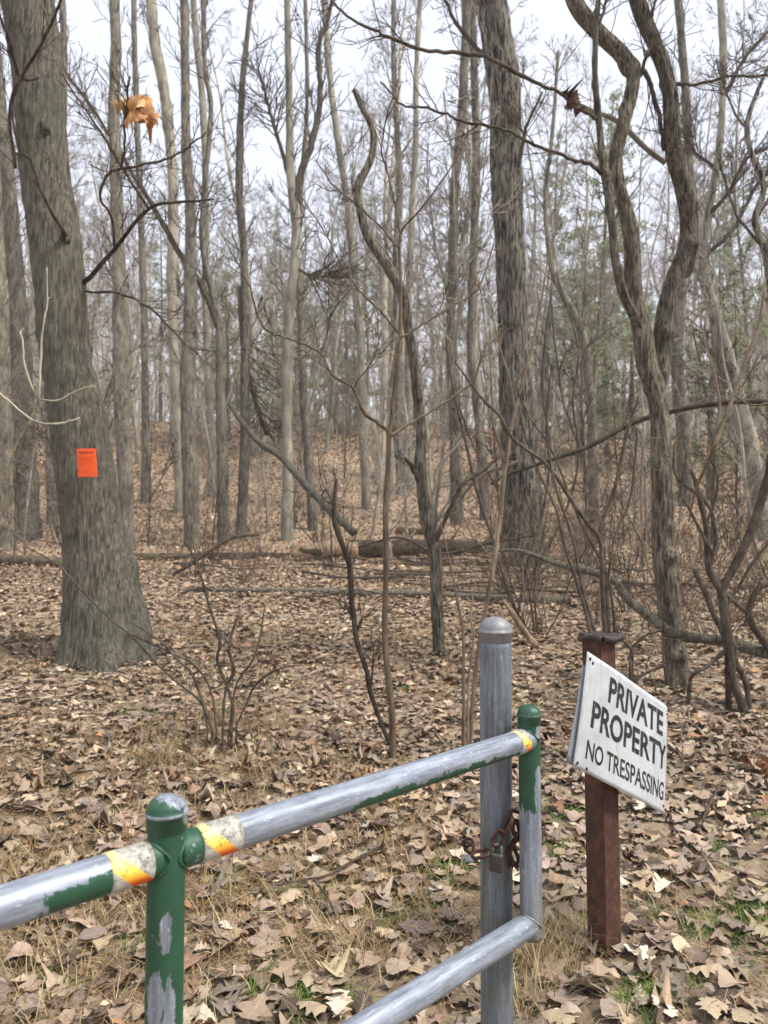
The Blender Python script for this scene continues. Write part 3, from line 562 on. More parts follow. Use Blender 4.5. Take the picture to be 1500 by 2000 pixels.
protos = [forest_proto(200 + i, *a) for i, a in enumerate((
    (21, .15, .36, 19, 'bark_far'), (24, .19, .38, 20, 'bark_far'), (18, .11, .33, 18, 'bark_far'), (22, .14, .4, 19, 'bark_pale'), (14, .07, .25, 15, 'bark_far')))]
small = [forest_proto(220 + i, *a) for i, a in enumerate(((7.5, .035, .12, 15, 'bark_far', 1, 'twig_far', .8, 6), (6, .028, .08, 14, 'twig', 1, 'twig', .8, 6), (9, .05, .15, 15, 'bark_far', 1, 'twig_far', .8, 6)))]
FAR_L = 'one of the slender bare trees standing far back on the leafy hill'; FAR_G = 'bare trees on the hill'
SML_L = 'one of the thin bare young trees filling the middle of the wood'; SML_G = 'young trees in the understorey'
rgf = np.random.default_rng(77)
placed = []
def spot(x, y, dmin):
    if any((x - a) ** 2 + (y - b) ** 2 < dmin * dmin for a, b in placed): return False
    placed.append((x, y)); return True
n = 0; used = set()
while n < 235:
    y = 26 + 66 * rgf.random() ** .7; x = rgf.uniform(-1, 1) * (y * .60 + 3)
    if not spot(x, y, 1.2 + y * .012): continue
    i = int(rgf.integers(0, len(protos))); p = protos[i]; loc = (x, y, float(gz(x, y)) - .05); rz = rgf.uniform(0, 6.28); sc = rgf.uniform(.75, 1.15); tl = (rgf.normal(0, .03), rgf.normal(0, .04))
    if i not in used:
        used.add(i); p.location = loc; p.rotation_euler = (*tl, rz); p.scale = (sc,) * 3; tag(p, FAR_L, 'tree', FAR_G)
    else: copy_tree(p, loc, rz, sc, FAR_L, FAR_G, tl)
    n += 1
n = 0; used = set()
while n < 90:
    y = 11 + 30 * rgf.random(); x = rgf.uniform(-1, 1) * (y * .58 + 1.5)
    if y < 17 and rgf.random() < .6 and x < 2: continue
    if not spot(x, y, .7): continue
    i = int(rgf.integers(0, 3)); p = small[i]; loc = (x, y, float(gz(x, y)) - .05); rz = rgf.uniform(0, 6.28); sc = rgf.uniform(.7, 1.3); tl = (rgf.normal(0, .06), rgf.normal(0, .08))
    if i not in used:
        used.add(i); p.location = loc; p.rotation_euler = (*tl, rz); p.scale = (sc,) * 3; p.name = 'young_tree'; tag(p, SML_L, 'tree', SML_G)
    else: copy_tree(p, loc, rz, sc, SML_L, SML_G, tl).name = 'young_tree'
    n += 1

# bare brush: many thin stems fanning from the ground
def brush_proto(seed, n, H, mat, spread=.5):
    rg = np.random.default_rng(seed); root = empty('bare_shrub', (0, 0, 0)); T2 = Tubes()
    for i in range(n):
        az = rg.uniform(0, 6.28); s = rg.uniform(.1, spread); d = np.array([math.cos(az) * s, math.sin(az) * s, 1]); b = np.array([math.cos(az), math.sin(az), 0]) * rg.uniform(0, .12); b[2] = -.08
        h = H * rg.uniform(.5, 1.1); P = wander(b, d, h, 8, .12, -.015, rg); R = np.linspace(rg.uniform(.005, .011), .0018, 9); T = Tubes(); T.add(P, R, 5); T.build('stem', MAT[mat], root); sprout(P, R, T2, rg, 7, h * .28, 1, (.2, 1), .04, .0016, (.4, 1.1))
    tag(T2.build('twigs', MAT[mat], root), kind='stuff'); return root
brush = [brush_proto(300, 9, 1.7, 'twig'), brush_proto(301, 7, 2.2, 'cane'), brush_proto(302, 11, 1.3, 'cane', .7), brush_proto(303, 8, 2.6, 'twig_dark', .4)]
BR_L = 'one of the thin many-stemmed bare bushes in the undergrowth behind the crooked tree'; BR_G = 'bare bushes at the right'
BL_L = 'one of the thin bare bushes scattered left of the oak'; BL_G = 'bare bushes at the left and middle'
spots = []
while len(spots) < 40:
    y = rgf.uniform(6.8, 17); x = rgf.uniform(.16, .62) * y
    if (x - 1.25) ** 2 + (y - 5.9) ** 2 < .8: continue
    spots.append((x, y, 1))
while len(spots) < 58:
    y = rgf.uniform(9, 24); x = rgf.uniform(-.56, .14) * y
    spots.append((x, y, 0))
used = set()
for k_, (x, y, right) in enumerate(spots):
    i = int(rgf.integers(0, 4)); p = brush[i]; loc = (x, y, float(gz(x, y))); rz = rgf.uniform(0, 6.28); sc = rgf.uniform(.7, 1.25); L, G = (BR_L, BR_G) if right else (BL_L, BL_G)
    if i not in used: used.add(i); p.location = loc; p.rotation_euler = (0, 0, rz); p.scale = (sc,) * 3; tag(p, L, 'shrub', G)
    else: copy_tree(p, loc, rz, sc, L, G)

# evergreens showing green between the trunks
def needle_mat():
    m = M('needles', .8, .2); n_ = m.noise(m.co('Object'), 1.5, 3); c = m.ramp(n_, [(.3, lin(140, 146, 116)), (.55, lin(158, 166, 130)), (.8, lin(174, 180, 144))]); m.color(c); return m.m
MAT['needles'] = needle_mat()
def pine_proto(seed, H, low, n, dens, R0):
    rg = np.random.default_rng(seed); root = empty('pine_tree', (0, 0, 0)); T = Tubes(); P = wander(np.array([0, 0, -.3]), np.array([0, 0, 1.]), H, 12, .02, .05, rg); R = np.linspace(.14, .02, 13); T.add(P, R, 8, True); T.build('trunk', MAT['bark_mid'], root)
    B = Tubes(); V = []; Q = []; c = 0
    for b in range(n):
        f = low + (1 - low) * (b + rg.random()) / n; z = f * H; p = np.array([np.interp(z, P[:, 2], P[:, 0]), np.interp(z, P[:, 2], P[:, 1]), z]); az = rg.uniform(0, 6.28); L = R0 * (1.1 - f) * rg.uniform(.7, 1.2) + .3
        q = wander(p, np.array([math.cos(az), math.sin(az), .12]), L, 6, .1, .02, rg); B.add(q, np.linspace(.02, .005, 7), 4)
        for _ in range(int(dens * L)):
            g = rg.uniform(.25, 1) * 6; j = min(int(g), 5); o = q[j] * (1 - g + j) + q[j + 1] * (g - j) + rg.normal(0, .14, 3) * [1, 1, .5]
            for _ in range(9):
                d = unit(rg.normal(0, 1, 3) + [0, 0, .35]) * rg.uniform(.10, .2); s = unit(np.cross(d, rg.normal(0, 1, 3))) * .017
                V += [o - s, o + s, o + d + s * .3, o + d - s * .3]; Q.append([c, c + 1, c + 2, c + 3]); c += 4
    tag(B.build('branches', MAT['twig_far'], root), kind='stuff'); tag(link('crown', mesh_np('crown', V, Q, False), MAT['needles'], root), kind='stuff'); return root
pines = [pine_proto(400, 15, .28, 46, 14, 2.6), pine_proto(401, 6, .12, 40, 16, 1.5)]
used = set()
for (px, Y, i, sc, lab) in ((1150, 27, 0, 1.0, 'green pine showing left of the two-stemmed crooked tree'), (1185, 34, 0, 1.15, 'far green pine behind the two-stemmed crooked tree'), (1060, 38, 0, 1.1, 'far pine just right of the oak'),
        (760, 44, 0, 1.0, 'far pine straight behind the thin sapling'), (570, 50, 0, 1.0, 'distant pine behind the pale twice-forked trunk'), (310, 46, 0, .9, 'distant pine behind the hanging brown leaves'), (15, 38, 0, .9, 'pine at the left picture edge'),
        (560, 36, 1, 1.5, 'young pine showing green behind the pale twice-forked trunk'), (900, 50, 0, 1.1, 'distant pine in the gap left of the oak'), (110, 50, 0, 1.0, 'distant pine right of the far left trunks'), (1390, 24, 1, 1.2, 'young green pine low behind the crooked tree'), (1240, 30, 1, 1.3, 'young green pine above the white sign'), (1140, 33, 1, 1.4, 'young green pine right of the oak foot'), (440, 40, 1, 1.6, 'young pine on the hill left of the leaning pole'), (680, 47, 1, 1.7, 'young pine on the hill above the fallen log'), (1480, 30, 0, .9, 'green pine at the right picture edge')):
    x = (px - CX) / F * Y; loc = (x, Y, float(gz(x, Y))); rz = rgf.uniform(0, 6.28); p = pines[i]
    if i not in used: used.add(i); p.location = loc; p.rotation_euler = (0, 0, rz); p.scale = (sc,) * 3; tag(p, lab, 'tree', 'evergreens in the wood')
    else: copy_tree(p, loc, rz, sc, lab)

# the far wood beyond the crest reads as one mass of thin stems and twigs
rgt = np.random.default_rng(500)
def thicket(label, n, y0, y1, h0, h1, mat, r, lvl):
    T = Tubes()
    for _ in range(n):
        y = rgt.uniform(y0, y1); x = rgt.uniform(-1, 1) * (y * .6 + 3); b = np.array([x, y, float(gz(x, y)) - .1]); h = rgt.uniform(h0, h1)
        P = wander(b, np.array([rgt.normal(0, .12), rgt.normal(0, .12), 1]), h, 6, .1, .03, rgt); R = np.linspace(r * rgt.uniform(.6, 1.4), r * .25, 7); T.add(P, R, 3)
        sprout(P, R, T, rgt, lvl, h * .28, 0, (.12, 1), .03, r * .22, (.4, 1.2))
    o = T.build('far_thicket', MAT[mat]); return tag(o, label, 'thicket', kind='stuff')
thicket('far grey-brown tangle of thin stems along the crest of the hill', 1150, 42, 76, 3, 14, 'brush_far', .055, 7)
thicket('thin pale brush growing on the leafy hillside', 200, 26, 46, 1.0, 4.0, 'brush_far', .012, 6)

# thin haze volume, added to lift the dark tones of the far wood
def haze():
    x0, x1, y0, y1, z0, z1 = -330, 330, -70, 470, -2, 48; V = [(x, y, z) for x in (x0, x1) for y in (y0, y1) for z in (z0, z1)]
    Q = [(0, 1, 3, 2), (4, 6, 7, 5), (0, 4, 5, 1), (2, 3, 7, 6), (0, 2, 6, 4), (1, 5, 7, 3)]; o = link('haze', mesh_np('haze', V, Q, False), None)
    m = bpy.data.materials.new('haze'); m.use_nodes = True; n_ = m.node_tree.nodes; n_.remove(n_['Principled BSDF']); v = n_.new('ShaderNodeVolumePrincipled'); v.inputs['Density'].default_value = .0013; v.inputs['Color'].default_value = (.96, .96, .95, 1); v.inputs['Anisotropy'].default_value = .2
    m.node_tree.links.new(v.outputs[0], n_['Material Output'].inputs['Volume']); o.data.materials.append(m); tag(o, 'thin haze added to lift the tones of the far wood', kind='stuff')
haze()
# ------------------------------------------------------------------ metal materials
GREEN = lin(36, 76, 54)
def galv(m, base=(.36, .38, .41), seed=0, streak=(1, 1, .08)):
    v = m.co('Object', streak, loc=(seed, seed, seed)); n1 = m.noise(v, 70, 4, .7); n2 = m.noise(m.co('Object', loc=(seed, 0, 0)), 14, 5, .65)
    c = m.mix(m.step(n1, .36, .66), tuple(x * .6 for x in base) + (1,), tuple(min(1, x * 1.3) for x in base) + (1,)); n4 = m.noise(m.co('Object', tuple(.3 if q < .5 else 1 for q in streak), loc=(seed, 2, 1)), 190, 2, .5); c = m.mix(m.math('MULTIPLY', m.step(n4, .64, .70), .55), c, tuple(min(1, x * 1.9) for x in base) + (1,)); n5 = m.noise(m.co('Object', loc=(seed, 7, 1)), 120, 3, .6); c = m.mix(m.math('MULTIPLY', m.step(n5, .66, .72), .6), c, (.09, .085, .075, 1))
    return m.mix(.5, c, m.ramp(n2, [(.3, (.72, .72, .74, 1)), (.7, (1.2, 1.2, 1.2, 1))]), 'MULTIPLY'), n1, n2
def painted(name, mode, axis='x'):
    """galvanised pipe with chipped green paint. mode says where paint is left"""
    m = M(name, .45, .5); st = (.08, 1, 1) if axis == 'x' else (1, 1, .08)
    g, n1, n2 = galv(m, (.29, .32, .37), 3, st); o = m.xyz(m.tc.outputs['Object'])
    nf = m.noise(m.co('Object', (.6, 1, 1) if axis == 'x' else (1.2, 1.2, .6)), 55, 5, .7); nc = m.noise(m.co('Object'), 11, 3, .6)
    jag = m.math('ADD', m.math('MULTIPLY', m.math('SUBTRACT', nf, .5), .045), m.math('MULTIPLY', m.math('SUBTRACT', nc, .5), .03))
    if mode == 'rail_left':     # paint left on the lower side
        p = m.math('LESS_THAN', m.math('ADD', m.math('SUBTRACT', o[2], RAIL_Z + .010), jag), 0)
        p = m.math('MULTIPLY', p, m.math('SUBTRACT', 1, m.blob((-.255, -.02, RAIL_Z - .005), (.055, .03, .026), nf, 1.2)))
    elif mode == 'rail_right':
        e = m.math('ABSOLUTE', m.math('SUBTRACT', o[0], .66)); e = m.math('MULTIPLY', m.math('POWER', m.math('DIVIDE', e, .33), 4), .02)
        p = m.math('LESS_THAN', m.math('ADD', m.math('ADD', m.math('SUBTRACT', o[2], RAIL_Z - .005), e), jag), 0)
        p = m.math('MAXIMUM', p, m.math('LESS_THAN', o[0], .056))
    elif mode == 'post_mid':
        q = m.blob((-.014, -.028, .865), (.010, .02, .034), nf, 2.2); q2 = m.blob((-.026, -.02, .755), (.014, .02, .05), nf, 2.0); q3 = m.blob((-.006, -.03, .735), (.010, .016, .06), nf, 2.0)
        sp = m.math('GREATER_THAN', m.noise(m.co('Object'), 90, 2, .5), .74)
        q = m.math('MAXIMUM', m.math('MAXIMUM', q, sp), m.math('MAXIMUM', q2, q3)); p = m.math('SUBTRACT', 1, q)
    elif mode == 'post_end':
        p = m.math('GREATER_THAN', m.math('ADD', o[2], m.math('MULTIPLY', jag, 2.6)), .785); q = m.blob((GL - .001, -.030, .845), (.013, .014, .080), nf, 1.8); q4 = m.blob((GL + .004, -.03, 1.005), (.014, .02, .018), nf, 2.0)
        p = m.math('MULTIPLY', p, m.math('SUBTRACT', 1, m.math('MAXIMUM', q, q4)))
    elif mode == 'cap_mid':
        q = m.blob((.012, -.004, 1.075), (.030, .030, .022), nf, 1.3); q2 = m.blob((.03, -.022, 1.05), (.02, .02, .02), nf, 1.5); p = m.math('SUBTRACT', 1, m.math('MAXIMUM', q, q2))
        rim = m.math('LESS_THAN', m.math('ABSOLUTE', m.math('SUBTRACT', o[2], 1.0535)), .0028); p = m.math('MULTIPLY', p, m.math('SUBTRACT', 1, rim))
    elif mode == 'cap_end':
        p = m.math('LESS_THAN', m.noise(m.co('Object'), 40, 4, .7), .64)
    else: p = m.math('LESS_THAN', m.math('ADD', m.math('SUBTRACT', o[2], LOW_Z - .026), jag), 0)
    gr = m.ramp(m.noise(m.co('Object'), 25, 4, .6), [(.3, tuple(x * .8 for x in GREEN[:3]) + (1,)), (.7, tuple(x * 1.2 for x in GREEN[:3]) + (1,))])
    # moss film low on the pipe, brown rust by the weld
    if mode == 'post_end':
        mo = m.math('MULTIPLY', m.step(n2, .4, .7), m.ramp(o[2], [(.52, (1, 1, 1, 1)), (.66, (0, 0, 0, 1))])); g = m.mix(m.math('MULTIPLY', mo, .7), g, lin(96, 104, 62)); ru = m.math('MULTIPLY', m.step(nc, .3, .6), m.ramp(o[2], [(.49, (1, 1, 1, 1)), (.545, (0, 0, 0, 1))])); g = m.mix(m.math('MULTIPLY', ru, .8), g, lin(112, 88, 58))
    m.color(m.mix(p, g, gr)); m.set('Metallic', m.math('MULTIPLY', m.math('SUBTRACT', 1, p), .3)); m.set('Roughness', m.math('ADD', m.math('MULTIPLY', p, .05), m.math('ADD', .32, m.math('MULTIPLY', n1, .25))))
    m.bump(m.math('ADD', m.math('MULTIPLY', p, 1.0), m.math('MULTIPLY', n2, .3)), .35, .0012)
    return m.m
def lathe(prof, k=40):
    """prof: [(r,z)] -> V,Q"""
    a = np.arange(k) * 2 * math.pi / k; P = np.array(prof); n = len(P)
    V = np.stack([P[:, 0, None] * np.cos(a), P[:, 0, None] * np.sin(a), np.repeat(P[:, 1, None], k, 1)], -1).reshape(-1, 3); i = np.arange(n - 1)[:, None] * k; j = np.arange(k)[None]; j2 = (j + 1) % k
    return V, np.stack([i + j, i + j2, i + k + j2, i + k + j], -1).reshape(-1, 4)
def dome_cap(name, mat, parent, x, z0, z1, z2, r, rim):
    """pressed dome cap: skirt from z0 to z1, rim, dome up to z2"""
    h = z2 - z1; pr = [(r * .97, z0), (r, z0 + .001), (r, z1 - .004), (r + rim, z1 - .002), (r + rim, z1 + .002), (r + rim * .3, z1 + .004)]
    for t in np.linspace(0, 1, 12)[1:]: pr.append((max(r * math.cos(t * math.pi / 2) ** .95, .0003), z1 + .004 + (h - .004) * math.sin(t * math.pi / 2)))
    V, Q = lathe(pr, 48); V[:, 0] += x; return link(name, mesh_np(name, V, Q), mat, parent)

# ------------------------------------------------------------------ pipe gate
GA = math.atan2(.737, .763); GL = 1.061; RAIL_Z = .982; LOW_Z = .494; PR = .0303; MIDR = .0312
gate = empty('pipe_gate', (-.368, 1.239, 0), GA)
tag(gate, 'tubular steel gate with chipped green paint in the foreground', 'gate')
def gpipe(name, P0, P1, r, mat, k=40, n=60):
    T = Tubes(); t = np.linspace(0, 1, n)[:, None]; T.add(np.array(P0) * (1 - t) + np.array(P1) * t, np.full(n, r), k, True); return T.build(name, mat, gate)
gpipe('top_rail', (-1.45, 0, RAIL_Z), (-.02, 0, RAIL_Z), PR, painted('paint_rail_left', 'rail_left'))
gpipe('top_rail', (.02, 0, RAIL_Z), (GL - .01, 0, RAIL_Z), PR, painted('paint_rail_right', 'rail_right'))
gpipe('bottom_rail', (-1.45, 0, LOW_Z), (GL - .01, 0, LOW_Z), PR, painted('paint_low', 'low'))
pm = painted('paint_mid', 'post_mid', 'z'); up_mid = gpipe('upright', (0, 0, LOW_Z), (0, 0, 1.03), MIDR, pm)
pe = painted('paint_end', 'post_end', 'z'); up_end = gpipe('upright', (GL, 0, LOW_Z - .036), (GL, 0, 1.03), .0296, pe)
up_hinge = gpipe('hinge_upright', (-1.45, 0, -.3), (-1.45, 0, 1.06), .036, pm)
dome_cap('cap', painted('paint_cap_mid', 'cap_mid', 'z'), up_mid, 0, 1.024, 1.0535, 1.082, .0335, .0028)
dome_cap('cap', painted('paint_cap_end', 'cap_end', 'z'), up_end, GL, 1.022, 1.045, 1.074, .0315, .0028)
dome_cap('cap', pm, up_hinge, -1.45, 1.05, 1.075, 1.12, .039, .0028)
def weld(x, z, sgn, rr, rp, mat):
    """bead where a rail of radius rr meets an upright of radius rp"""
    a = np.linspace(0, 2 * math.pi, 49); y = np.sin(a) * rr * 1.02; zz = z + np.cos(a) * rr * 1.02; xx = x + sgn * np.sqrt(np.maximum(rp ** 2 - (y * .98) ** 2, 1e-6)) * 1.0
    T = Tubes(); T.add(np.stack([xx, y, zz], -1), .0022 + .0012 * vnoise(a * 6, a * 0, 3), 8); return T.build('weld', mat, gate)
gm = painted('paint_weld', 'post_mid', 'z')
weld(0, RAIL_Z, -1, PR, MIDR, gm); weld(0, RAIL_Z, 1, PR, MIDR, gm); weld(GL, RAIL_Z, -1, PR, .0296, pe); weld(GL, LOW_Z, -1, PR, .0296, pe)
# green socket sleeves by the middle upright
gpipe('sleeve', (-.034, 0, RAIL_Z), (-.018, 0, RAIL_Z), PR + .0004, gm, 40, 6); gpipe('sleeve', (.018, 0, RAIL_Z), (.056, 0, RAIL_Z), PR + .0004, painted('paint_sleeve', 'cap_end', 'x'), 40, 6)
def tape_mat(name, x0, w, s0):
    m = M(name, .5, .4); v = m.co('Object'); o = m.xyz(m.tc.outputs['Object']); u = m.math('DIVIDE', m.math('SUBTRACT', o[0], x0), w)
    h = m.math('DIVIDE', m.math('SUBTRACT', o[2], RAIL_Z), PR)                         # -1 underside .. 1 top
    vo = m.n('TexVoronoi', feature='DISTANCE_TO_EDGE'); m.l(v, vo.inputs['Vector']); vo.inputs['Scale'].default_value = 260
    n = m.noise(v, 80, 5, .7); crack = m.math('MULTIPLY', m.math('LESS_THAN', vo.outputs['Distance'], .10), m.math('GREATER_THAN', m.math('ADD', h, m.math('MULTIPLY', n, 1.2)), .55))
    crack = m.math('MULTIPLY', crack, m.step(n, .42, .58))
    white = m.mix(m.step(n, .35, .75), lin(190, 188, 176), lin(140, 137, 124))
    ph = m.math('ADD', m.math('ADD', m.math('MULTIPLY', u, 1.0), m.math('MULTIPLY', h, .42)), s0); ph = m.math('FRACT', m.math('MULTIPLY', ph, .62)); stripe = m.math('LESS_THAN', ph, .29)
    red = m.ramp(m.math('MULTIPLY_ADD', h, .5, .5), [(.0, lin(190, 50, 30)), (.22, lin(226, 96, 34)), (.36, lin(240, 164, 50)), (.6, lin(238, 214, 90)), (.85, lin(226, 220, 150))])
    c = m.mix(stripe, white, red); c = m.mix(m.math('MULTIPLY', crack, .8), c, lin(70, 66, 58)); m.color(c); m.bump(m.math('ADD', crack, n), .4, .001); return m.m
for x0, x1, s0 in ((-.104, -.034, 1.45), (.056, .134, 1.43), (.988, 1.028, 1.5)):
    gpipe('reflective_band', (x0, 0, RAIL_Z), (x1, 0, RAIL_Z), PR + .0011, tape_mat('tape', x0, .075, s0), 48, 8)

# ------------------------------------------------------------------ grey latch post
m = M('galv_post', .5, .5); g, n1, n2 = galv(m, (.19, .21, .235), 9); o = m.xyz(m.tc.outputs['Object'])
st = m.noise(m.co('Object', (1, 1, .05)), 130, 3, .6); g = m.mix(.5, g, m.ramp(st, [(.3, (.7, .7, .72, 1)), (.7, (1.22, 1.22, 1.2, 1))]), 'MULTIPLY')
mo = m.math('MULTIPLY', m.step(n2, .38, .66), m.ramp(m.math('ADD', o[2], m.math('MULTIPLY', m.math('SUBTRACT', n2, .5), .1)), [(.45, (.7, .7, .7, 1)), (.68, (1, 1, 1, 1)), (.80, (0, 0, 0, 1))])); g = m.mix(m.math('MULTIPLY', mo, .6), g, lin(82, 90, 58))
m.color(g); m.set('Metallic', .35); m.set('Roughness', m.math('MULTIPLY_ADD', n1, .3, .38)); m.bump(st, .2, .001)
PXg, PYg = .310, 2.04
post = empty('latch_post', (PXg, PYg, 0)); tag(post, 'thick grey galvanised post with a domed cap beside the gate end', 'post')
T = Tubes(); zs = np.linspace(-.2, 1.245, 60); T.add(np.stack([.004 * zs, zs * 0, zs], -1), np.full(60, .0445), 48, True); T.build('pipe', m.m, post)
mc = M('cast_cap', .55, .4); vv = mc.co('Object'); mc.color(mc.ramp(mc.noise(vv, 60, 5, .7), [(.3, (.17, .172, .175, 1)), (.7, (.29, .293, .30, 1))])); mc.set('Metallic', .3); mc.bump(mc.noise(vv, 200, 3), .3, .001)
dome_cap('cap', mc.m, post, .005, 1.236, 1.264, 1.306, .0462, .0034)

# ------------------------------------------------------------------ chain and padlock
rust = M('rust_chain', .75, .3); vv = rust.co('Object'); rust.color(rust.ramp(rust.noise(vv, 70, 5, .7), [(.3, lin(38, 27, 24)), (.55, lin(72, 50, 42)), (.75, lin(104, 70, 54))])); rust.set('Metallic', .2); rust.bump(rust.noise(vv, 300, 3), .5, .001)
def link_mesh(L=.050, w=.030, r=.0043):
    hl = L / 2 - w / 2 ; a = np.linspace(-math.pi / 2, math.pi / 2, 9); R = w / 2 - r
    P = [(hl + R * math.cos(t), R * math.sin(t), 0) for t in a] + [(-hl - R * math.cos(t), -R * math.sin(t), 0) for t in a]; P.append(P[0]); P.append(P[1]); T = Tubes(); T.add(P, r, 10); return T.mesh('link')
lm = link_mesh(); lm.materials.append(rust.m)
chain = empty('rusty_chain', (PXg - .02, PYg - .05, .60)); tag(chain, 'rusty chain tying the gate end to the grey post', 'chain')
LK = [((906, 1650, 2.045), (926, 1662, 2.00), 80), ((920, 1672, 1.985), (958, 1664, 1.978), 20), ((963, 1654, 1.975), (984, 1622, 1.972), 70), ((978, 1632, 1.972), (1001, 1596, 1.972), 10), ((996, 1590, 1.975), (1022, 1598, 2.005), 60),
      ((904, 1652, 2.07), (922, 1640, 2.10), 30), ((1003, 1604, 1.978), (1014, 1640, 1.998), 85), ((1010, 1632, 2.0), (994, 1664, 1.99), 20), ((996, 1655, 1.99), (1011, 1688, 2.005), 75), ((1003, 1680, 2.01), (990, 1706, 2.02), 15), ((1016, 1590, 2.005), (1040, 1600, 2.02), 20), ((1036, 1604, 2.015), (1050, 1640, 2.03), 70)]
LK = LK[:10]
for a, b, roll in LK:
    A, B = wp(*a), wp(*b); d = Vector(B - A); o = bpy.data.objects.new('link', lm); COL.objects.link(o); o.parent = chain
    q = d.to_track_quat('X', 'Z').to_matrix().to_4x4() @ Matrix.Rotation(math.radians(roll), 4, 'X')
    o.matrix_local = Matrix.Translation(Vector((A + B) / 2) - chain.location) @ q @ Matrix.Scale(max(.8, d.length / .041 * .86), 4)
ml = M('lock_steel', .5, .5, .5); vv = ml.co('Object'); nn = ml.noise(vv, 90, 5, .7); ml.color(ml.mix(ml.step(nn, .4, .7), (.06, .06, .055, 1), lin(84, 82, 64))); ml.bump(nn, .4, .001)
ms = M('shackle_steel', .35, .5, .8); ms.color(lin(150, 146, 138))
lc = wp(970, 1684, 1.972); lock = empty('padlock', lc); tag(lock, 'dull round-sided padlock hanging on the rusty chain', 'padlock')
bm = bmesh.new(); bmesh.ops.create_cube(bm, size=1); bmesh.ops.scale(bm, vec=(.036, .022, .050), verts=bm.verts); bmesh.ops.bevel(bm, geom=bm.edges[:], offset=.007, segments=4, affect='EDGES', profile=.5)
me = bpy.data.meshes.new('body'); bm.to_mesh(me); bm.free(); bo = link('body', me, ml.m, lock); [setattr(p, 'use_smooth', True) for p in me.polygons]
T = Tubes(); aa = np.linspace(0, math.pi, 13); T.add(np.array([(.0115, 0, .015), (.0115, 0, .028)] + [(.0115 * math.cos(t), 0, .034 + .014 * math.sin(t)) for t in aa] + [(-.0115, 0, .028), (-.0115, 0, .015)]), .0036, 10, True); T.build('shackle', ms.m, lock)
lock.rotation_euler = (0, .08, -.35)

# ------------------------------------------------------------------ rusty sign post
mr = M('rust_post', .8, .25); vv = mr.co('Object', (1, 1, .8)); n1 = mr.noise(vv, 22, 7, .75); n2 = mr.noise(mr.co('Object'), 150, 3, .6); mr.color(mr.mix(.4, mr.ramp(n1, [(.25, lin(52, 37, 32)), (.5, lin(80, 56, 46)), (.72, lin(116, 80, 62))]), mr.ramp(n2, [(.35, (.5, .45, .45, 1)), (.7, (1.3, 1.25, 1.2, 1))]), 'MULTIPLY')); mr.bump(mr.math('ADD', n1, n2), .4, .002)
sp0 = wp(1181, 1862, 2.69); sp0[2] = 0; sp = empty('sign_post', sp0, math.radians(33)); tag(sp, 'rusty brown square steel post carrying the white sign', 'post')
def box_tube(name, s, z0, z1, mat, parent, lean=(0, 0), off=(0, 0), bev=.004):
    bm = bmesh.new(); bmesh.ops.create_cube(bm, size=1); bmesh.ops.scale(bm, vec=(s, s, z1 - z0), verts=bm.verts); bmesh.ops.bevel(bm, geom=[e for e in bm.edges if abs((e.verts[0].co - e.verts[1].co).z) > .1], offset=bev, segments=3, affect='EDGES')
    bmesh.ops.translate(bm, vec=(off[0], off[1], (z0 + z1) / 2), verts=bm.verts)
    for v in bm.verts: v.co.x += lean[0] * v.co.z; v.co.y += lean[1] * v.co.z
    me = bpy.data.meshes.new(name); bm.to_mesh(me); bm.free(); return link(name, me, mat, parent)
box_tube('tube', .087, -.25, 1.172, mr.m, sp, (-.004, .003))
md = M('dark_flap', .6, .3); md.color(md.ramp(md.noise(md.co('Object'), 60, 4), [(.3, lin(40, 34, 34)), (.7, lin(78, 66, 64))])); md.bump(md.noise(md.co('Object'), 90, 4), .4, .003)
# torn cap sheet, its lips curled outward over two sides
def sheet(name, Pf, nu, nv, th, mat, parent):
    u = np.linspace(0, 1, nu); v = np.linspace(0, 1, nv); V = np.array([Pf(a, b) for a in u for b in v], float).reshape(nu, nv, 3)
    du = np.gradient(V, axis=0); dv = np.gradient(V, axis=1); N = np.cross(du, dv); N /= np.linalg.norm(N, axis=-1, keepdims=True) + 1e-9
    A = np.concatenate([(V + N * th / 2).reshape(-1, 3), (V - N * th / 2).reshape(-1, 3)]); Q = []; o = nu * nv
    for i in range(nu - 1):
        for j in range(nv - 1):
            a = i * nv + j; Q.append([a, a + nv, a + nv + 1, a + 1]); Q.append([o + a, o + a + 1, o + a + nv + 1, o + a + nv])
    for i in range(nu - 1):
        for j in (0, nv - 1):
            a = i * nv + j; Q.append([a, a + nv, o + a + nv, o + a] if j else [a, o + a, o + a + nv, a + nv])
    for j in range(nv - 1):
        for i in (0, nu - 1):
            a = i * nv + j; Q.append([a, a + 1, o + a + 1, o + a] if i == 0 else [a, o + a, o + a + 1, a + 1])
    return link(name, mesh_np(name, A, Q), mat, parent)
sheet('cap_sheet', lambda a, b: (-.052 + .104 * a, -.054 + .108 * b, 1.176 + .004 * math.sin(a * 9) + .003 * math.sin(b * 8)), 12, 12, .004, md.m, sp)
def lip(t, s): # a curled lip: s along the edge, t round the curl
    a = -.4 + t * 4.6; r = .013 * (1 - .35 * t); return r * math.sin(a), r * math.cos(a) - .013
def lipL(a, b): y, z = lip(a, b); return (-.05 - y, -.058 + .112 * b, 1.178 + z + .006 * math.sin(b * 5))
def lipR(a, b): y, z = lip(a, b); return (-.05 + .112 * b, -.052 - y, 1.178 + z + .004 * math.sin(b * 7 + 1))
def lipR2(a, b): y, z = lip(a, b); return (.05 + y, -.056 + .11 * b, 1.176 + z - .006 * b)
sheet('curled_lip', lipL, 14, 9, .003, md.m, sp); sheet('curled_lip', lipR, 14, 9, .003, md.m, sp); sheet('curled_lip', lipR2, 14, 9, .003, md.m, sp)

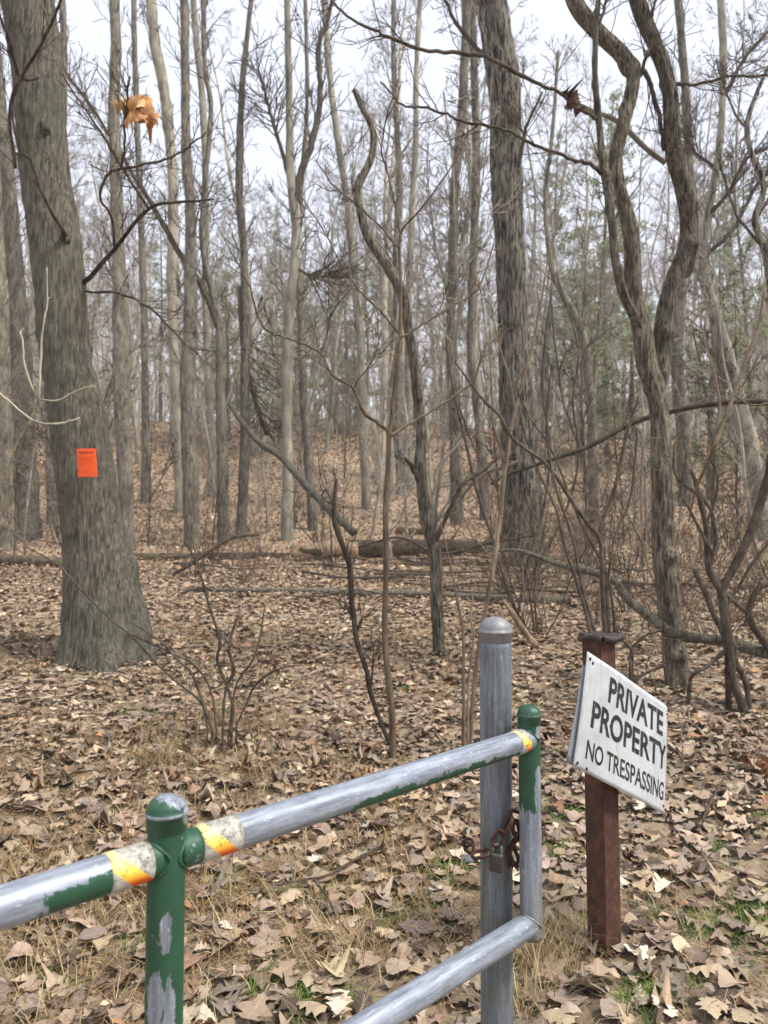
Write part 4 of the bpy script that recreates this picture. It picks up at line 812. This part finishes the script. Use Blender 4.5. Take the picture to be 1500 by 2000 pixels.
# ------------------------------------------------------------------ white sign
TL, TR, BL, BR = wp(1146, 1272, 2.505), wp(1309, 1383, 2.86), wp(1123, 1498, 2.46), wp(1298, 1591, 2.80)
SN = np.cross(TR - TL, BL - TL); SN /= np.linalg.norm(SN)
if SN[1] > 0: SN = -SN                                                 # towards the viewer
def sgn_pt(s, t, off=0.0):
    p = (TL * (1 - s) + TR * s) * (1 - t) + (BL * (1 - s) + BR * s) * t
    bend = .010 * math.sin(s * 3.1) * (.4 + .6 * t) - .020 * max(0, s - .85) ** 2 / .0225 * (1 - t) * .8 - .012 * max(0, .12 - s) / .12 * (t - .2) + .004 * math.sin(s * 7 + t * 3)
    return p + SN * (bend + off)
msg = M('sign_white', .55, .4); vv = msg.co('Object'); n1 = msg.noise(vv, 9, 5, .65); n2 = msg.noise(vv, 130, 4, .7); n3 = msg.noise(vv, 5, 3, .6)
c = msg.mix(msg.step(n1, .35, .7), lin(176, 180, 182), lin(202, 205, 207)); c = msg.mix(msg.math('MULTIPLY', msg.step(n2, .60, .72), .45), c, lin(140, 140, 132)); c = msg.mix(msg.math('MULTIPLY', msg.step(n3, .55, .75), .4), c, lin(150, 154, 120)); n6 = msg.noise(msg.co('Object', (6, 6, .8)), 9, 4, .6); c = msg.mix(msg.math('MULTIPLY', msg.step(n6, .52, .72), .35), c, lin(138, 134, 118)); msg.color(c)
mbk = M('sign_back', .6, .3); mbk.color(lin(150, 154, 158))
sign = empty('warning_sign', (TL + BR) / 2); tag(sign, 'weathered white PRIVATE PROPERTY NO TRESPASSING sign hanging askew on the rusty post', 'sign'); so = np.array(sign.location)
def corner(a, b):      # rounded corners
    return a, b
panel = sheet('panel', lambda a, b: sgn_pt(a, b) - so, 40, 26, .0022, msg.m, sign)
sheet('back_panel', lambda a, b: sgn_pt(a * .97 - .032 * b * (1 - a), .12 + b * .87, -.009 - .004 * (1 - a)) - so, 20, 12, .002, mbk.m, sign)
mlt = M('sign_letters', .6, .3); vv = mlt.co('Object'); nn = mlt.noise(vv, 75, 6, .75); n2 = mlt.noise(vv, 12, 4, .6)
wear = mlt.step(mlt.math('ADD', nn, mlt.math('MULTIPLY', n2, .35)), .80, .90); mlt.color(mlt.mix(mlt.math('MULTIPLY', wear, .75), mlt.mix(n2, lin(26, 26, 28), lin(62, 62, 62)), lin(188, 190, 190)))
def lettering(txt, s0, s1, t0, t1, bold):
    cu = bpy.data.curves.new('lettering', 'FONT'); cu.body = txt; cu.offset = bold; cu.resolution_u = 4; ob = bpy.data.objects.new('lettering_tmp', cu); COL.objects.link(ob); bpy.context.view_layer.update()
    me = bpy.data.meshes.new_from_object(ob.evaluated_get(bpy.context.evaluated_depsgraph_get())); bpy.data.objects.remove(ob); me.name = 'lettering'
    bm = bmesh.new(); bm.from_mesh(me); xs = [v.co.x for v in bm.verts]; ys = [v.co.y for v in bm.verts]; x0, x1, y0, y1 = min(xs), max(xs), min(ys), max(ys)
    for i in range(1, 30): bmesh.ops.bisect_plane(bm, geom=bm.verts[:] + bm.edges[:] + bm.faces[:], plane_co=(x0 + (x1 - x0) * i / 30, 0, 0), plane_no=(1, 0, 0))
    for i in range(1, 4): bmesh.ops.bisect_plane(bm, geom=bm.verts[:] + bm.edges[:] + bm.faces[:], plane_co=(0, y0 + (y1 - y0) * i / 4, 0), plane_no=(0, 1, 0))
    for v in bm.verts:
        s = s0 + (s1 - s0) * (v.co.x - x0) / (x1 - x0); t = t1 + (t0 - t1) * (v.co.y - y0) / (y1 - y0); v.co = Vector(sgn_pt(s, t, .0021) - so)
    bm.to_mesh(me); bm.free(); return link('lettering', me, mlt.m, panel)
lettering('PRIVATE', .245, .905, .085, .315, .026); lettering('PROPERTY', .095, .975, .375, .612, .026); lettering('NO TRESPASSING', .085, .965, .722, .888, .013)
mrv = M('fixing', .6, .4, .5); mrv.color(lin(70, 58, 50))
for s, t in ((.03, .05), (.06, .07), (.985, .07), (.03, .955), (.11, .965), (.30, .5), (.975, .93)):
    V, Q = lathe([(.0002, .0022), (.004, .0018), (.0058, .0004), (.006, -.002)], 12); o_ = link('rivet', mesh_np('rivet', V, Q), mrv.m, panel); o_.matrix_local = Matrix.Translation(Vector(sgn_pt(s, t, .0018) - so)) @ Vector(SN).to_track_quat('Z', 'Y').to_matrix().to_4x4()
T = Tubes()
for s, t, dx in ((.03, .05, 1), (.03, .955, -1)):
    p = sgn_pt(s, t, .002) - so; T = Tubes(); T.add(catmull([p + [.004, 0, .004], p - [.006, .002, .004], p - [.014, -.012, .010 * dx], p - [.010, -.03, .02 * dx]], 5), .0016, 6); T.build('wire', mrv.m, sign)

# ------------------------------------------------------------------ orange notice on the big tree
mo_ = M('orange_plastic', .5, .3); vv = mo_.co('Object'); mo_.color(mo_.ramp(mo_.noise(vv, 14, 4), [(.3, lin(226, 78, 26)), (.7, lin(238, 98, 40))]))
nc_ = wp(169, 904, 6.60); notice = empty('orange_notice', nc_); tag(notice, 'small orange plastic notice nailed to the thick leaning tree', 'notice')
nw, nh = .190, .262
def npt(a, b, off=0): # slightly cupped round the trunk, small tear on the left edge
    x = (a - .5) * nw; z = (.5 - b) * nh; tear = .012 * math.exp(-((b - .78) / .03) ** 2) * max(0, 1 - a * 6); return np.array([x + tear + z * -.075, -.004 - off + .010 * (2 * a - 1) ** 2, z])
npanel = sheet('panel', lambda a, b: npt(a, b), 16, 40, .0016, mo_.m, notice)
mdk = M('notice_print', .7, .2); vv = mdk.co('Object'); mdk.color(lin(92, 40, 24)); mfd = M('notice_faded_print', .7, .2); mfd.color(lin(206, 84, 32))
def nbar(a0, a1, b0, b1, mat):
    sheet('print', lambda a, b: npt(a0 + (a1 - a0) * a, b0 + (b1 - b0) * b, .0016), 4, 4, .0006, mat, npanel)
for a0, w in ((.19, .05), (.26, .03), (.33, .04), (.41, .05), (.53, .05), (.61, .03), (.70, .04), (.77, .05)): nbar(a0, a0 + w, .10 + .02 * (a0 * 37 % 1), .16 + .02 * (a0 * 53 % 1), mdk.m)
for r_, (b0, b1) in enumerate(((.30, .345), (.40, .43), (.52, .555), (.62, .64), (.80, .83))):
    for a0, w in ((.20, .13), (.36, .18), (.57, .10), (.70, .12)): nbar(a0 + .01 * r_, a0 + w, b0, b1, mfd.m)
notice.rotation_euler = (.0, 0, -.10)

# ------------------------------------------------------------------ small grey stone by the latch post
bm = bmesh.new(); bmesh.ops.create_icosphere(bm, subdivisions=3, radius=.04)
for v in bm.verts: v.co *= 1 + .25 * (float(vnoise(v.co.x * 40 + 5, v.co.y * 40 + v.co.z * 30 + 5, 8)) - .5); v.co.z *= .45
me = bpy.data.meshes.new('stone'); bm.to_mesh(me); bm.free(); [setattr(p, 'use_smooth', True) for p in me.polygons]
mst = M('stone', .8, .3); mst.color(mst.ramp(mst.noise(mst.co('Object'), 60, 5), [(.3, lin(70, 72, 78)), (.7, lin(110, 112, 118))])); st_ = link('stone', me, mst.m); q = wp(912, 1700, 3.35); st_.location = (q[0], q[1], float(gz(q[0], q[1])) + .02); tag(st_, 'small dark grey stone lying left of the grey post', 'stone')
# ------------------------------------------------------------------ leaves, needles, grass, sticks on the ground
def leaf_outline(kind, n=16):
    """stations along the leaf: u, half width, forward shift"""
    u = np.linspace(0, 1, n); env = np.sin(np.pi * np.clip(u, 0, 1) ** .85) ** .75
    if kind == 0:      # red oak: deep pointed lobes
        lob = np.array([0, .22, .32, .62, .50, .72, 1.0, .62, .60, 1.05, .98, .55, .62, .72, .30, 0])[:n]; return u, lob * .36, np.where(lob > .6, .03, 0)
    if kind == 1:      # white oak: rounded lobes
        return u, env * .29 * (1 + .26 * np.sin(u * 20)), np.zeros(n)
    if kind == 2:      # beech: toothed ellipse
        return u, env * .27 * (1 + .06 * (-1.) ** np.arange(n)), np.full(n, .01) * (np.arange(n) % 2)
    if kind == 3:      # aspen / cottonwood: broad and round
        return u, np.sin(np.pi * u ** .7) ** .6 * .44 * (1 + .05 * (-1.) ** np.arange(n)), np.zeros(n)
    if kind == 4:      # torn half leaf
        return u, env * .34 * (1 + .5 * np.sin(u * 17 + 2)) * np.where(u > .7, .55, 1), np.zeros(n)
    return u, env * .2, np.zeros(n)
def leaf_template(kind, n):
    if n == 2: return np.array([[-.5, 0], [.0, -.3], [.5, .02], [.05, .3]]), np.array([[0, 1, 2, 3]])
    u, w, f = leaf_outline(kind, 16); ui = np.linspace(0, 1, n); 
    if n < 16: w = np.interp(ui, u, w); f = np.interp(ui, u, f); u = ui
    w = np.maximum(w, .012)
    if n < 16: asy = np.ones(n)
    else: asy = 1 + .12 * np.sin(u * 9 + kind)
    X = np.stack([u + f, u, u + f], -1); Yv = np.stack([-w * asy, 0 * w, w / asy], -1); V = np.stack([X - .5, Yv], -1).reshape(-1, 2)
    Q = []
    for i in range(n - 1):
        a = i * 3; Q += [[a, a + 3, a + 4, a + 1], [a + 1, a + 4, a + 5, a + 2]]
    return V, np.array(Q)
PAL = np.array([lin(*c) for c in ((174, 155, 129), (158, 139, 116), (148, 133, 117), (140, 127, 113), (114, 97, 79), (166, 129, 96), (192, 174, 147), (208, 197, 172), (144, 119, 95), (132, 120, 107), (178, 160, 133), (168, 153, 135), (92, 78, 65), (156, 141, 119))])[:, :3] * LEAFK * np.array([1.0, .965, .985])
PW = np.array([10, 11, 10, 9, 9, 4, 5, 2, 8, 9, 8, 8, 9, 9.]); PW /= PW.sum()
def rotmats(yaw, tilt, taz):
    c, s = np.cos(yaw), np.sin(yaw); Z = np.zeros_like(c); O = np.ones_like(c)
    Rz = np.stack([np.stack([c, -s, Z], -1), np.stack([s, c, Z], -1), np.stack([Z, Z, O], -1)], -2)
    kx, ky = np.cos(taz), np.sin(taz); ct, st = np.cos(tilt), np.sin(tilt); v = 1 - ct
    Rt = np.stack([np.stack([ct + kx * kx * v, kx * ky * v, ky * st], -1), np.stack([kx * ky * v, ct + ky * ky * v, -kx * st], -1), np.stack([-ky * st, kx * st, ct], -1)], -2)
    return Rt @ Rz
def leaf_batch(rg, kind, n, pos, size, tilt_sd, curl):
    V2, Q = leaf_template(kind, n); N = len(pos); m = len(V2); x = V2[None, :, 0]; y = V2[None, :, 1]
    c1 = rg.normal(0, curl, (N, 1)); c2 = rg.normal(.0, curl, (N, 1)); fold = np.abs(rg.normal(0, curl * .8, (N, 1))); tw = rg.normal(0, curl, (N, 1)); ph = rg.uniform(0, 6, (N, 1))
    z = c1 * (x * 1.6) ** 2 + c2 * (y * 2.2) ** 2 * 1.2 + fold * np.abs(y) + tw * x * y * 2 + .03 * np.sin(x * 14 + ph) * np.abs(y) * 3 * (curl / .3)
    L = np.stack([np.repeat(x, N, 0), np.repeat(y, N, 0), z], -1) * size[:, None, None]
    R = rotmats(rg.uniform(0, 6.283, N), np.abs(rg.normal(0, tilt_sd, N)), rg.uniform(0, 6.283, N))
    Wd = np.einsum('nij,nmj->nmi', R, L); Wd += pos[:, None]
    UV = np.repeat(np.stack([V2[:, 0] + .5, V2[:, 1]], -1)[None], N, 0)
    return Wd, Q, UV
def colors(rg, N):
    c = PAL[rg.choice(len(PAL), N, p=PW)]; c = c * rg.uniform(.58, 1.14, (N, 1)) * (1 + rg.normal(0, .03, (N, 3))); return np.clip(c, .01, .9)
def join_batches(bs):
    V, Q, C, U = [], [], [], []; o = 0
    for Wd, q, UV, c in bs:
        N, m = Wd.shape[:2]; V.append(Wd.reshape(-1, 3)); Q.append((q[None] + (np.arange(N) * m)[:, None, None]).reshape(-1, 4) + o); o += N * m
        C.append(np.repeat(np.concatenate([c, np.ones((N, 1))], 1)[:, None], m, 1).reshape(-1, 4)); U.append(UV.reshape(-1, 2))
    return np.vstack(V), np.vstack(Q), np.vstack(C), np.vstack(U)
def leaf_mat(name, veins):
    m = M(name, .72, .25); c = m.attr('Col'); v = m.co('Object'); n1 = m.noise(v, 28 if veins else 9, 4, .65)
    c = m.mix(.7, c, m.ramp(n1, [(.25, (.62, .6, .58, 1)), (.5, (1, 1, 1, 1)), (.75, (1.18, 1.15, 1.1, 1))]), 'MULTIPLY')
    if veins:
        uv = m.xyz(m.n('UVMap').outputs[0]); ay = m.math('ABSOLUTE', uv[1]); mid_ = m.math('LESS_THAN', ay, .014)
        ph = m.math('FRACT', m.math('MULTIPLY', m.math('SUBTRACT', uv[0], m.math('MULTIPLY', ay, .8)), 9)); sv = m.math('LESS_THAN', m.math('ABSOLUTE', m.math('SUBTRACT', ph, .5)), .06)
        vn = m.math('MAXIMUM', mid_, m.math('MULTIPLY', sv, .6)); c = m.mix(m.math('MULTIPLY', vn, .35), c, lin(206, 184, 150))
        m.bump(m.math('ADD', vn, m.math('MULTIPLY', n1, .8)), .45, .003)
        sp = m.noise(v, 120, 2, .5); c = m.mix(m.math('MULTIPLY', m.step(sp, .66, .74), .55), c, lin(74, 56, 44))
    m.color(m.mix(1, c, m.ramp(m.rnd(), [(0, (.9, .9, .9, 1)), (1, (1.1, 1.1, 1.1, 1))]), 'MULTIPLY') if veins else c); return m.m
MAT['leaf'] = leaf_mat('leaf', True); MAT['leaf_far'] = leaf_mat('leaf_far', False)
def make_litter(name, rg, n, mat, stations, ysel, size, tilt, curl, lift, label, xmargin=1.2, kinds=(0, 1, 2, 2, 3, 3, 4, 4), tint=(1, 1, 1)):
    pos = []
    while len(pos) < n:
        y = ysel(rg); x = rg.uniform(-1, 1) * (y * .56 + xmargin)
        pos.append((x, y))
    pos = np.array(pos); z = gz(pos[:, 0], pos[:, 1]) + rg.uniform(lift[0], lift[1], n); P3 = np.column_stack([pos, z]); kk = rg.choice(kinds, n); bs = []
    for k_ in set(kinds):
        s = kk == k_; sz = rg.uniform(size[0], size[1], s.sum()) * (.75 if k_ in (2, 3) else 1.1)
        bs.append((*leaf_batch(rg, k_, stations, P3[s], sz, tilt, curl), colors(rg, int(s.sum()))))
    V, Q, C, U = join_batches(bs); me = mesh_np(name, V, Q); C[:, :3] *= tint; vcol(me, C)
    if mat == 'leaf':
        uvl = me.uv_layers.new(name='UVMap'); uvl.data.foreach_set('uv', U[Q.ravel()].astype(np.float32).ravel())
    o = link(name, me, MAT[mat]); tag(o, label, 'leaves', kind='stuff'); return o
rl = np.random.default_rng(21)
pw = lambda a, b, e: (lambda rg: (a ** e + (b ** e - a ** e) * rg.random()) ** (1 / e))
make_litter('leaf_litter', rl, 4300, 'leaf', 16, pw(1.3, 5.0, 2), (.05, .135), .15, .22, (.004, .03), 'near carpet of dry brown oak and aspen leaves round the posts')
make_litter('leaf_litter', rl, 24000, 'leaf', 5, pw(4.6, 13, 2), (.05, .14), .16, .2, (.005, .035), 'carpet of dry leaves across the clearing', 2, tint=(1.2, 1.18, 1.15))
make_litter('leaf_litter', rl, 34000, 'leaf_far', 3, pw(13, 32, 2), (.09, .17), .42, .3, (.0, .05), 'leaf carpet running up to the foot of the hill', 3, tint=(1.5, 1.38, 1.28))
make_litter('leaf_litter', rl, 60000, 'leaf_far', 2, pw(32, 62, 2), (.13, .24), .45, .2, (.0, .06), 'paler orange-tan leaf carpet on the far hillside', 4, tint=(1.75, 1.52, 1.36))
make_litter('leaf_fragments', rl, 7000, 'leaf', 4, pw(1.3, 7.0, 2), (.018, .05), .35, .35, (.006, .04), 'small torn pieces of leaf scattered through the carpet', kinds=(4, 5, 2))
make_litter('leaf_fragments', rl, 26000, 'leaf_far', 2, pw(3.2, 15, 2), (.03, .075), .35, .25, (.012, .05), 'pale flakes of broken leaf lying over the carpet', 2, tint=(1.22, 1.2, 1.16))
# the leaves that show largest, one by one
protos_l = []
for i in range(18):
    k_ = (0, 0, 1, 2, 3, 3, 0, 4, 1)[i % 9]; Wd, Q, UV = leaf_batch(rl, k_, 16, np.zeros((1, 3)), np.array([1.0]), .0, .17); me = mesh_np('fallen_leaf', Wd[0], Q); vcol(me, np.repeat(np.concatenate([colors(rl, 1), [[1]]], 1), len(Wd[0]), 0))
    uvl = me.uv_layers.new(name='UVMap'); uvl.data.foreach_set('uv', UV[0][Q.ravel()].astype(np.float32).ravel()); me.materials.append(MAT['leaf']); protos_l.append((me, k_))
for i in range(300):
    y = (2.2 ** 1.4 + (4.3 ** 1.4 - 2.2 ** 1.4) * rl.random()) ** (1 / 1.4); x = rl.uniform(-1, 1) * y * .54; me, k_ = protos_l[int(rl.integers(0, 18))]; o = bpy.data.objects.new('fallen_leaf', me); COL.objects.link(o); o.parent = ground
    s = rl.uniform(.08, .14) * (.75 if k_ in (2, 3) else 1.05); o.scale = (s, s, s); o.rotation_euler = (rl.normal(0, .13), rl.normal(0, .13), rl.uniform(0, 6.28)); o.location = (x, y, float(gz(x, y)) + rl.uniform(.026, .04))

# dry grass and pine needles, then green tufts
def blades(name, rg, centers, per, L, w, spread, mats, label, flat=.6, cat='grass'):
    A = np.repeat(np.array(centers, float), per, 0); N = len(A); u = lambda a, b: rg.uniform(a, b, N)
    az = u(0, 6.283); l = L * A[:, 2] * u(.5, 1.2); x = A[:, 0] + rg.normal(0, 1, N) * spread * A[:, 2]; y = A[:, 1] + rg.normal(0, 1, N) * spread * A[:, 2]; z = gz(x, y); el = math.pi / 2 * (1 - flat * u(.3, 1.1)); droop = u(.2, .8) * flat
    p = np.stack([x, y, z - .005], -1); s = np.stack([-np.sin(az), np.cos(az), az * 0], -1) * (w * u(.7, 1.3))[:, None]; col = np.array([m_[:3] for m_ in mats])[rg.integers(0, len(mats), N)] * u(.75, 1.25)[:, None]; col = np.column_stack([col, np.ones(N)])
    V = np.empty((N, 8, 3))
    for i, ws in enumerate((1, .8, .45, .08)):
        V[:, 2 * i] = p - s * ws; V[:, 2 * i + 1] = p + s * ws; e = el - droop * i; p = p + np.stack([np.cos(az) * np.cos(e), np.sin(az) * np.cos(e), np.sin(e)], -1) * (l / 3)[:, None]; p[:, 2] = np.maximum(p[:, 2], z + .008); az = az + rg.normal(0, .15, N)
    Q = (np.array([[0, 1, 3, 2], [2, 3, 5, 4], [4, 5, 7, 6]])[None] + (np.arange(N) * 8)[:, None, None]).reshape(-1, 4); V = V.reshape(-1, 3); C = np.repeat(col, 8, 0)
    me = mesh_np(name, V, Q); vcol(me, C); o = link(name, me, MAT['grass']); return tag(o, label, cat, kind='stuff')
m = M('grass', .7, .25); m.color(m.attr('Col')); MAT['grass'] = m.m
STRAW = [tuple(.62 * v for v in lin(*c)[:3]) for c in ((204, 180, 132), (184, 158, 112), (164, 138, 98), (216, 196, 150), (150, 120, 84), (170, 124, 80))]
GRN = [tuple(.8 * v for v in lin(*c)[:3]) for c in ((92, 122, 58), (116, 142, 72), (136, 148, 82), (150, 152, 92), (80, 106, 52))]
cs = []
for _ in range(1900):
    y = pw(1.6, 8.5, 1.6)(rl); x = rl.uniform(-1, 1) * (y * .56 + .6)
    if vnoise(x * 1.1 + 40, y * 1.1 + 40, 12) + (.3 if x < -.1 * y else 0) < .47: continue
    cs.append((x, y, rl.uniform(.7, 1.2)))
blades('dry_grass', rl, cs, 16, .16, .0016, .10, STRAW, 'dry straw-coloured grass and needles among the leaves', .95)
cs = []
for _ in range(900):
    y = rl.uniform(2.3, 8); x = rl.uniform(-.56, .12) * y
    if vnoise(x * .9 + 70, y * .9 + 70, 14) > .55: cs.append((x, y, rl.uniform(.7, 1.3)))
blades('dry_grass', rl, cs, 22, .20, .0020, .12, STRAW, 'flattened mat of dead grass left of the clearing', .9)
cs = [(*wp(px, py, 1)[:2] * Y, s) for px, py, Y, s in ()]
def gspot(px, py, n, rad, sc):
    """ground point seen at a pixel"""
    d = wp(px, py, 1.0) - np.array([0, 0, CAMZ]); t = 1.5 / max(-d[2], .02)
    for _ in range(25): t = t * .5 + .5 * (CAMZ - float(gz(d[0] * t, d[1] * t))) / -d[2]
    return [(d[0] * t + rl.normal(0, rad), d[1] * t + rl.normal(0, rad), sc * rl.uniform(.7, 1.2)) for _ in range(n)]
cs = []
for px, py, n, rad in ((865, 1700, 7, .06), (830, 1790, 8, .07), (900, 1720, 5, .05), (1105, 1590, 6, .05), (1470, 1790, 12, .08), (1440, 1830, 7, .06), (575, 1745, 5, .05), (610, 1965, 6, .05), (1090, 1670, 6, .06), (270, 1850, 3, .03), (90, 1920, 3, .04), (1290, 1940, 4, .04), (1400, 1660, 4, .05), (640, 1930, 4, .04), (420, 1740, 3, .04), (1480, 1610, 4, .06), (1340, 1800, 4, .04), (790, 1350, 6, .12), (550, 1330, 5, .1), (250, 1400, 4, .1), (100, 1300, 5, .1), (180, 1310, 8, .15), (1260, 1960, 4, .04), (480, 1950, 4, .05), (1100, 1800, 5, .05)): cs += gspot(px, py, n, rad, 1)
blades('green_grass', rl, cs, 44, .085, .0019, .03, GRN, 'small tufts of green grass and moss between the leaves', .75)
cs = gspot(1070, 1850, 9, .07, 1) + gspot(1040, 1890, 7, .06, 1) + gspot(1000, 1950, 5, .05, 1) + gspot(700, 1880, 4, .08, .8) + gspot(330, 1480, 10, .2, 1.0) + gspot(400, 1420, 8, .2, 1.1)
blades('dry_grass', rl, cs, 34, .24, .0013, .03, STRAW[:4], 'long pale tufts of dead grass at the post feet', .6)
cs = gspot(1490, 1500, 7, .05, 1)
blades('dead_fern', rl, cs, 40, .12, .0014, .03, [lin(128, 72, 40)[:3], lin(112, 62, 36)[:3]], 'rust-brown dead fern clump at the right edge', .6, 'fern')

# weed stalks standing in the dry grass
for i in range(26):
    y = rl.uniform(3.2, 6.5); x = rl.uniform(-.5, .05) * y if i < 18 else rl.uniform(.3, .52) * y; b = np.array([x, y, float(gz(x, y))]); T = Tubes(); P = wander(np.array([0, 0, -.02]), np.array([rl.normal(0, .25), rl.normal(0, .2), 1]), rl.uniform(.3, .8), 7, .08, -.01, rl); R = np.linspace(.0028, .0012, 8); T.add(P, R, 5)
    sprout(P, R, T, rl, 3, .12, 0, (.4, 1), .02, .001); o = T.build('weed_stalk', MAT['cane' if i % 2 else 'dead_wood']); o.location = tuple(b); tag(o, 'one of the thin dry weed stalks standing in the dead grass', 'stalk', 'dry weed stalks')
# sticks lying on the leaves, traced
def stick(label, pts, r, mat='twig_dark', seed=1):
    W_ = []
    for px, py in pts: W_.append(gspot(px, py, 1, 0, 1)[0][:2])
    W_ = np.array(W_); P = catmull(np.column_stack([W_, gz(W_[:, 0], W_[:, 1]) + .045 + np.random.default_rng(seed).uniform(0, .012, len(W_))]), 5); o = P[0].copy(); T = Tubes(); T.add(P - o, np.linspace(r, r * .5, len(P)), 8, True, lambda an, L, RR: RR * (vnoise(an / 6.2832 * 4, L * 30, seed, 4) - .5) * .5); ob = T.build('fallen_stick', MAT[mat]); ob.location = tuple(o); tag(ob, label, 'stick')
stick('long dark twig on the leaves left of the grey post', [(765, 1664), (700, 1700), (640, 1730), (590, 1745), (540, 1752)], .007)
stick('short dark twig branching from the long twig behind the bottom rail', [(613, 1742), (635, 1775), (662, 1820), (682, 1853)], .006)
stick('thin pale stick on the leaves right of the sign post', [(1218, 1782), (1270, 1800), (1320, 1810), (1365, 1818)], .0035, 'cane')
stick('thin brown stem lying right of the white sign', [(1330, 1712), (1390, 1705), (1440, 1722), (1500, 1742)], .004, 'cane')
stick('dark stub of branch lying right of the sign corner', [(1372, 1625), (1390, 1585), (1415, 1535)], .009)
stick('thin dark stick on the leaves at the lower left', [(90, 1490), (130, 1530), (155, 1560)], .006)
stick('thin curved stem near the bottom of the picture', [(838, 1935), (860, 1955), (880, 1985)], .004, 'cane')
stick('snapped pale stick standing behind the middle upright', [(330, 1560), (318, 1520), (308, 1495)], .010, 'dead_wood')

# dead leaves still hanging on twigs
def hang(label, center, sizes, cols, seed):
    rg = np.random.default_rng(seed); root = empty('hanging_leaves', center); tag(root, label, 'leaves')
    for i, ((dx, dz), s) in enumerate(sizes):
        Wd, Q, UV = leaf_batch(rg, (4, 0, 3, 4)[i % 4], 16, np.zeros((1, 3)), np.array([s]), .2, .55); V = Wd[0]; a = rg.uniform(-.6, .6); V = V @ np.array(Matrix.Rotation(math.pi / 2 + rg.normal(0, .3), 3, 'X')).T @ np.array(Matrix.Rotation(a, 3, 'Y')).T; me = mesh_np('leaf', V + [dx, rg.normal(0, .02), dz], Q); vcol(me, np.repeat([[*cols[i % len(cols)][:3], 1]], len(V), 0))
        uvl = me.uv_layers.new(name='UVMap'); uvl.data.foreach_set('uv', UV[0][Q.ravel()].astype(np.float32).ravel()); link('leaf', me, MAT['leaf'], root)
hang('curled brown leaves hanging from a twig of the thick leaning tree', wp(262, 217, 5.55), [((-.09, .05), .20), ((-.04, -.03), .22), ((.06, .02), .24), ((.13, -.03), .20), ((.03, .06), .16), ((.16, -.08), .13)], [lin(206, 166, 116), lin(190, 136, 86), lin(198, 148, 96), lin(184, 126, 76)], 5)
hang('withered dark leaves caught on a twig left of the crooked tree', wp(1112, 200, 5.65), [((-.04, .05), .11), ((0, -.02), .13), ((.03, .02), .12), ((.05, -.08), .10), ((-.02, -.05), .09)], [lin(70, 50, 46), lin(96, 66, 58), lin(116, 84, 74)], 6)
